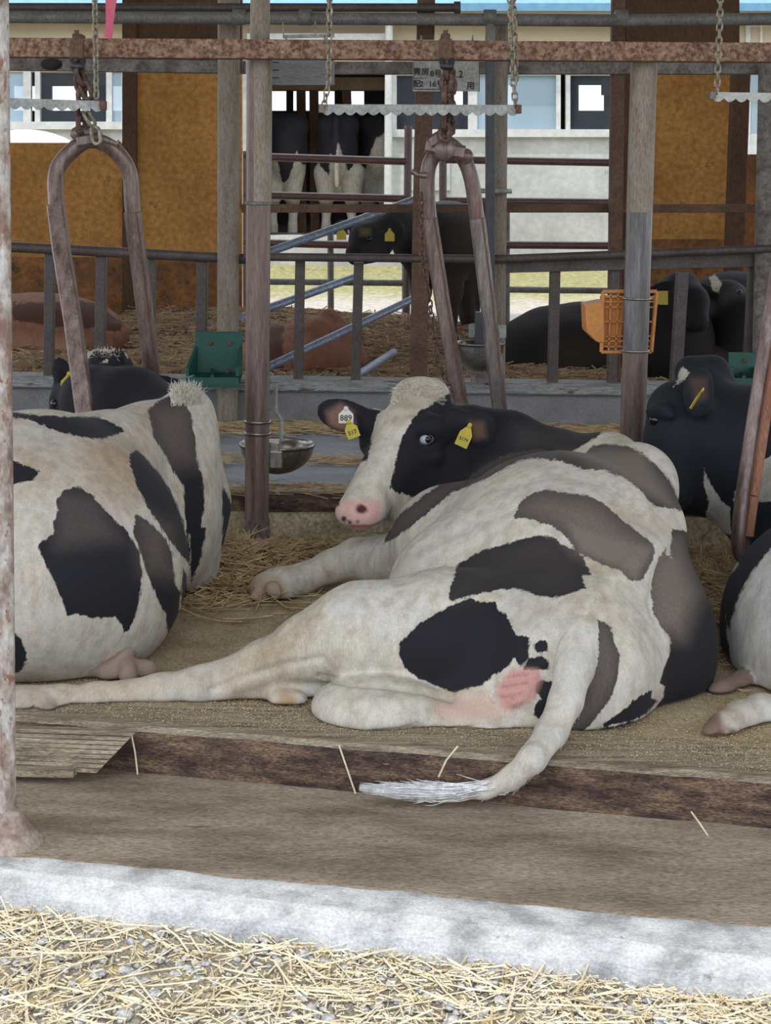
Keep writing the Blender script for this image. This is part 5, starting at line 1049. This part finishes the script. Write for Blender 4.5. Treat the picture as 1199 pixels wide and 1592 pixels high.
def far_cow(x, w_, label, Y, legs, tail=None, black=(), white=(), bb=True):
    root = empty('standing_cow', tuple(P(x, 366, Y)), label, 'cow'); f = Field(); s_ = w_
    f.ell(P(x, 228, Y+.6), (s_*Y/F, 1.0, .50), k=.1); f.ell(P(x, 235, Y), (s_*.95*Y/F, .35, .46), k=.12); f.chain([(x-s_*.5, 195, Y-.1, 18), (x+s_*.5, 195, Y-.1, 18)], k=.1)
    for i, (lx, kx) in enumerate(legs): f.chain([(lx, 270, Y, 20), (lx, 305, Y, 13), (kx, 325, Y+.12, 8), (lx, 350, Y, 7), (lx, 362, Y, 9)], 'leg', .05)
    f.ell(P(x, 290, Y+.2), (.20, .2, .16), 'udder', .05)
    if tail: f.chain([(x+tail, 185, Y-.35, 6), (x+tail, 240, Y-.42, 5), (x+tail+1, 290, Y-.42, 4)], 'tail', .02)
    animal(root, f, .03, None, COATF, black=black, white=white, base_black=['body', 'tail'])
r4 = lambda a, b, c, d: [(a, b), (c, b), (c, d), (a, d)]
Yc_ = 22.6
far_cow(445, 36, 'far barn cow with a big white patch on its flank, leftmost', Yc_, [(424, 424), (455, 456)], None, white=[([(420,250),(432,252),(440,290),(448,280),(455,262),(462,235),(468,255),(490,262),(486,285),(470,298),(460,380),(420,380)], None)])
far_cow(525, 32, 'far barn cow seen from behind, white between its thighs', Yc_, [(507, 508), (548, 546)], -2, white=[([(520,250),(526,222),(534,245),(542,270),(552,300),(560,262),(572,380),(500,380),(504,290),(512,270),(514,240)], None)])
far_cow(588, 30, 'far barn cow half hidden by the downpipe, pale rump', Yc_+.5, [(572, 572), (600, 600)], None, white=[([(575,240),(585,215),(600,205),(620,205),(620,300),(560,300),(566,270)], None)])

# ------------------------------------------------------------------ straw
def straws(name, label, n, fn, L=(.06, .2), r=.0016, m_=None, tilt=.25, seg=3, bend=.35, along=None):
    V = []; Fc = []; 
    for i in range(n):
        p, zf = fn(); l = random.uniform(*L); a = random.uniform(0, 2*math.pi) if along is None else random.gauss(along, .5)
        d = np.array([math.cos(a), math.sin(a), random.gauss(0, tilt)]); d /= np.linalg.norm(d); b = random.gauss(0, bend); rr = r*random.uniform(.6, 1.5)
        pts = []; q = np.array(p, float)-d*l/2; dd = d.copy()
        for k in range(seg+1):
            g_ = q.copy(); g_[2] = max(g_[2], zf(g_[0], g_[1])+rr); pts.append(g_); dd = dd+np.array([-dd[1], dd[0], random.gauss(0, .1)])*b/seg; dd /= np.linalg.norm(dd); q = q+dd*l/seg
        s_ = np.array([-d[1], d[0], 0]); s_ /= np.linalg.norm(s_)+1e-9; u = np.array([0, 0, 1.0]); n0 = len(V)
        for g_ in pts: V += [g_+s_*rr, g_+u*rr*1.2, g_-s_*rr]
        for k in range(seg):
            for j in range(3): Fc.append((n0+k*3+j, n0+k*3+(j+1) % 3, n0+(k+1)*3+(j+1) % 3, n0+(k+1)*3+j))
    me = bpy.data.meshes.new(name); me.from_pydata([tuple(v) for v in V], [], Fc); me.materials.append(m_ or STRAW); o = bpy.data.objects.new(name, me); COL.objects.link(o)
    return tag(o, label, 'straw', kind='stuff')
zg = lambda x, y: ZA-.065+.018*nz3(x, y, 6)+.01*nz3(x, y, 25, 2)
def front():
    while True:
        x = random.uniform(-1.3, 1.3); y = random.uniform(2.9, KF(x)-.005)
        dens = .35+.65*max(0, nz3(x, y, 3)*1.6+.45)
        if random.random() < dens: return (x, y, zg(x, y)+random.uniform(0, .018)), zg
straws('loose_straw', 'pale straw scattered over the sunlit gravel in front', 800, front, (.04, .27), .0019, STRAW, .16)
straws('straw_chaff', 'fine straw chaff lying among the sunlit gravel', 11000, front, (.006, .03), .0015, STRAW, .2, 1)
def pebbles():
    mb = MB()
    for i in range(2000):
        x = random.uniform(-1.3, 1.3); y = random.uniform(2.9, KF(x)+.0); r = random.uniform(.004, .013)*(1 if random.random() < .9 else 1.7); R = Matrix.Rotation(random.random()*6, 3, 'Z')
        mb.sph((x, y, zg(x, y)+r*.25), r, 4, R, (1, random.uniform(.55, 1), random.uniform(.35, .6)))
    tag(mb.build('gravel', mat('pebbles', [(.35, (150, 154, 162)), (.5, (190, 192, 196)), (.65, (212, 210, 206))], 30, rough=.9, bump=.2)), 'grey gravel stones lying among the straw in front', 'gravel', kind='stuff')
pebbles()
def crumbs(name, label, n, fn, r, m_):
    V = []; Fc = []
    for i in range(n):
        p = fn(); a = random.random()*6.28; rr = r*random.uniform(.5, 1.4); n0 = len(V)
        for k in range(3): V.append((p[0]+rr*math.cos(a+2.1*k), p[1]+rr*math.sin(a+2.1*k), p[2]+rr*.1))
        V.append((p[0], p[1], p[2]+rr*.9)); Fc += [(n0, n0+1, n0+3), (n0+1, n0+2, n0+3), (n0+2, n0, n0+3)]
    me = bpy.data.meshes.new(name); me.from_pydata(V, [], Fc); me.materials.append(m_); o = bpy.data.objects.new(name, me); COL.objects.link(o); return tag(o, label, 'sawdust', kind='stuff')
SAWM = mat('sawdust_crumbs', [(.3, (156, 134, 98)), (.6, (198, 178, 140))], 60, bump=0)
def stepcr():
    x = random.uniform(-1.4, 1.4); u = random.uniform(0, .5)**1.0+abs(random.gauss(0,.15)); u = u if random.random() < .75 else u*.4; return (x, E(x)+.03+u, .004 if u < .24 else 0)
crumbs('sawdust', 'sawdust crumbs sprinkled over the step and the stall floor', 30000, stepcr, .0024, SAWM)
z0_ = lambda x, y: .002
def pile(cx, cy, sx, sy, h):
    def fn():
        x = random.gauss(cx, sx); y = min(random.gauss(cy, sy), 6.86); hh = h*math.exp(-((x-cx)/sx)**2/2-((y-cy)/sy)**2/2); return (x, y, .004+random.uniform(0, hh)), z0_
    return fn
straws('straw_pile', 'matted straw heaped between the left cow and the front hoof', 3600, pile(-.68, 6.4, .2, .24, .13), (.08, .26), .0022, STRAWD, .3)
straws('straw_pile', 'matted straw along the manger wall under the cow muzzle', 1500, pile(-.2, 6.72, .5, .10, .05), (.06, .2), .0020, STRAWD, .25)
straws('straw_pile', 'matted straw between the main cow and the right cow', 2200, pile(1.35, 6.0, .16, .42, .09), (.06, .22), .0020, STRAWD, .3)
za = lambda x, y: .02
def strip(y0, sy, h=.02):
    def fn(): x = random.uniform(-2.4, 3.2); y = random.gauss(y0, sy); return (x, y, .02+random.uniform(0, h)), za
    return fn
straws('straw_strip', 'strip of old straw just behind the manger timber', 2600, strip(7.42, .22, .05), (.08, .3), .0026, STRAWD, .12, along=0)
straws('straw_strip', 'strip of old straw across the middle of the feed alley', 800, strip(8.9, .10), (.08, .3), .0026, STRAWD, .1, along=0)
straws('straw_strip', 'strip of old straw at the foot of the far kerb', 1900, strip(10.15, .16), (.08, .3), .0028, STRAWD, .1, along=0)
def onwall(): x = random.uniform(-2.3, 2.6); return (x, random.gauss(7.02, .06), .21+random.uniform(0, .03)), (lambda x, y: .205 if 6.92 < y < 7.08 else .1)
straws('straw_strip', 'loose straw lying on the manger timber', 700, onwall, (.06, .22), .0022, STRAWD, .1, along=0)
def pen():
    x = random.uniform(-3.3, 3.3); y = random.uniform(10.65, 15); return (x, y, pen_z(x, y)+.01), pen_z
straws('bedding_straw', 'straw bedding covering the floor of the far pen', 9000, pen, (.08, .3), .005, mat('bedding_straw', [(.3, (130, 100, 72)), (.6, (188, 160, 124))], 6, bump=0), .15, 2)
# a few single stalks lying on the step face and aisle
for pts, lb in (([(527, 1158, E(-.13)-.01), (540, 1196, E(-.13)-.02), (553, 1234, E(-.13)-.03)], 'single yellow stalk leaning on the timber face left of the tail'), ([(712, 1160, E(.17)), (694, 1182, E(.17)-.015), (682, 1208, E(.17)-.02)], 'single stalk curving down the timber face above the tail switch'), ([(204, 1140, E(-.7)-.005), (210, 1170, E(-.7)-.01), (214, 1204, E(-.7)-.02)], 'short stalk hanging at the end of the grooved board'),
                ([(1075, 1262, 4.15), (1088, 1280, 4.12), (1104, 1304, 4.10)], 'broken stalk sticking up from the aisle board at the right'), ([(724, 1314, 4.1), (760, 1318, 4.08), (805, 1318, 4.07)], 'thin pale stalk lying flat on the brown aisle')):
    tag(MB().tube([P(*p) for p in pts], .0028, 6).build('straw_stalk', STRAW), lb, 'straw')
# ------------------------------------------------------------------ repeats share a group
GROUPS = {'pen_bar': 'upright bars along the far pen', 'neck_yoke': 'neck yokes in the stall row', 'serrated_bar': 'serrated bars hanging over the cows', 'hanging_chain': 'thin hanging chains', 'yoke_chain': 'heavy chains of the yokes',
          'slanting_pipe': 'slanting blue grey pipes', 'mineral_feeder': 'green plastic feeders', 'drinking_bowl': 'steel drinking bowls', 'dairy_cow': 'black and white cows lying in the stalls', 'resting_cow': 'black cows resting in the pen',
          'resting_calf': 'brown cattle resting in the pen', 'standing_cow': 'cows standing in the far barn', 'straw_stalk': 'single straw stalks', 'tube_gate': 'tube gates at the yard side', 'rail_bracket': 'brackets on the rusty rail', 'grey_rail': 'stretches of pitted grey rail', 'pen_rail': 'rails of the far pen'}
for o in list(SC.objects):
    b_ = o.name.split('.')[0]
    if not o.parent and b_ in GROUPS and 'label' in o: o['group'] = GROUPS[b_]
for o in SC.objects:                                 # the two brown animals share a build but not a kind of label
    if not o.parent and o.get('label', '').startswith('brown cow lying'): o['category'] = 'cow'
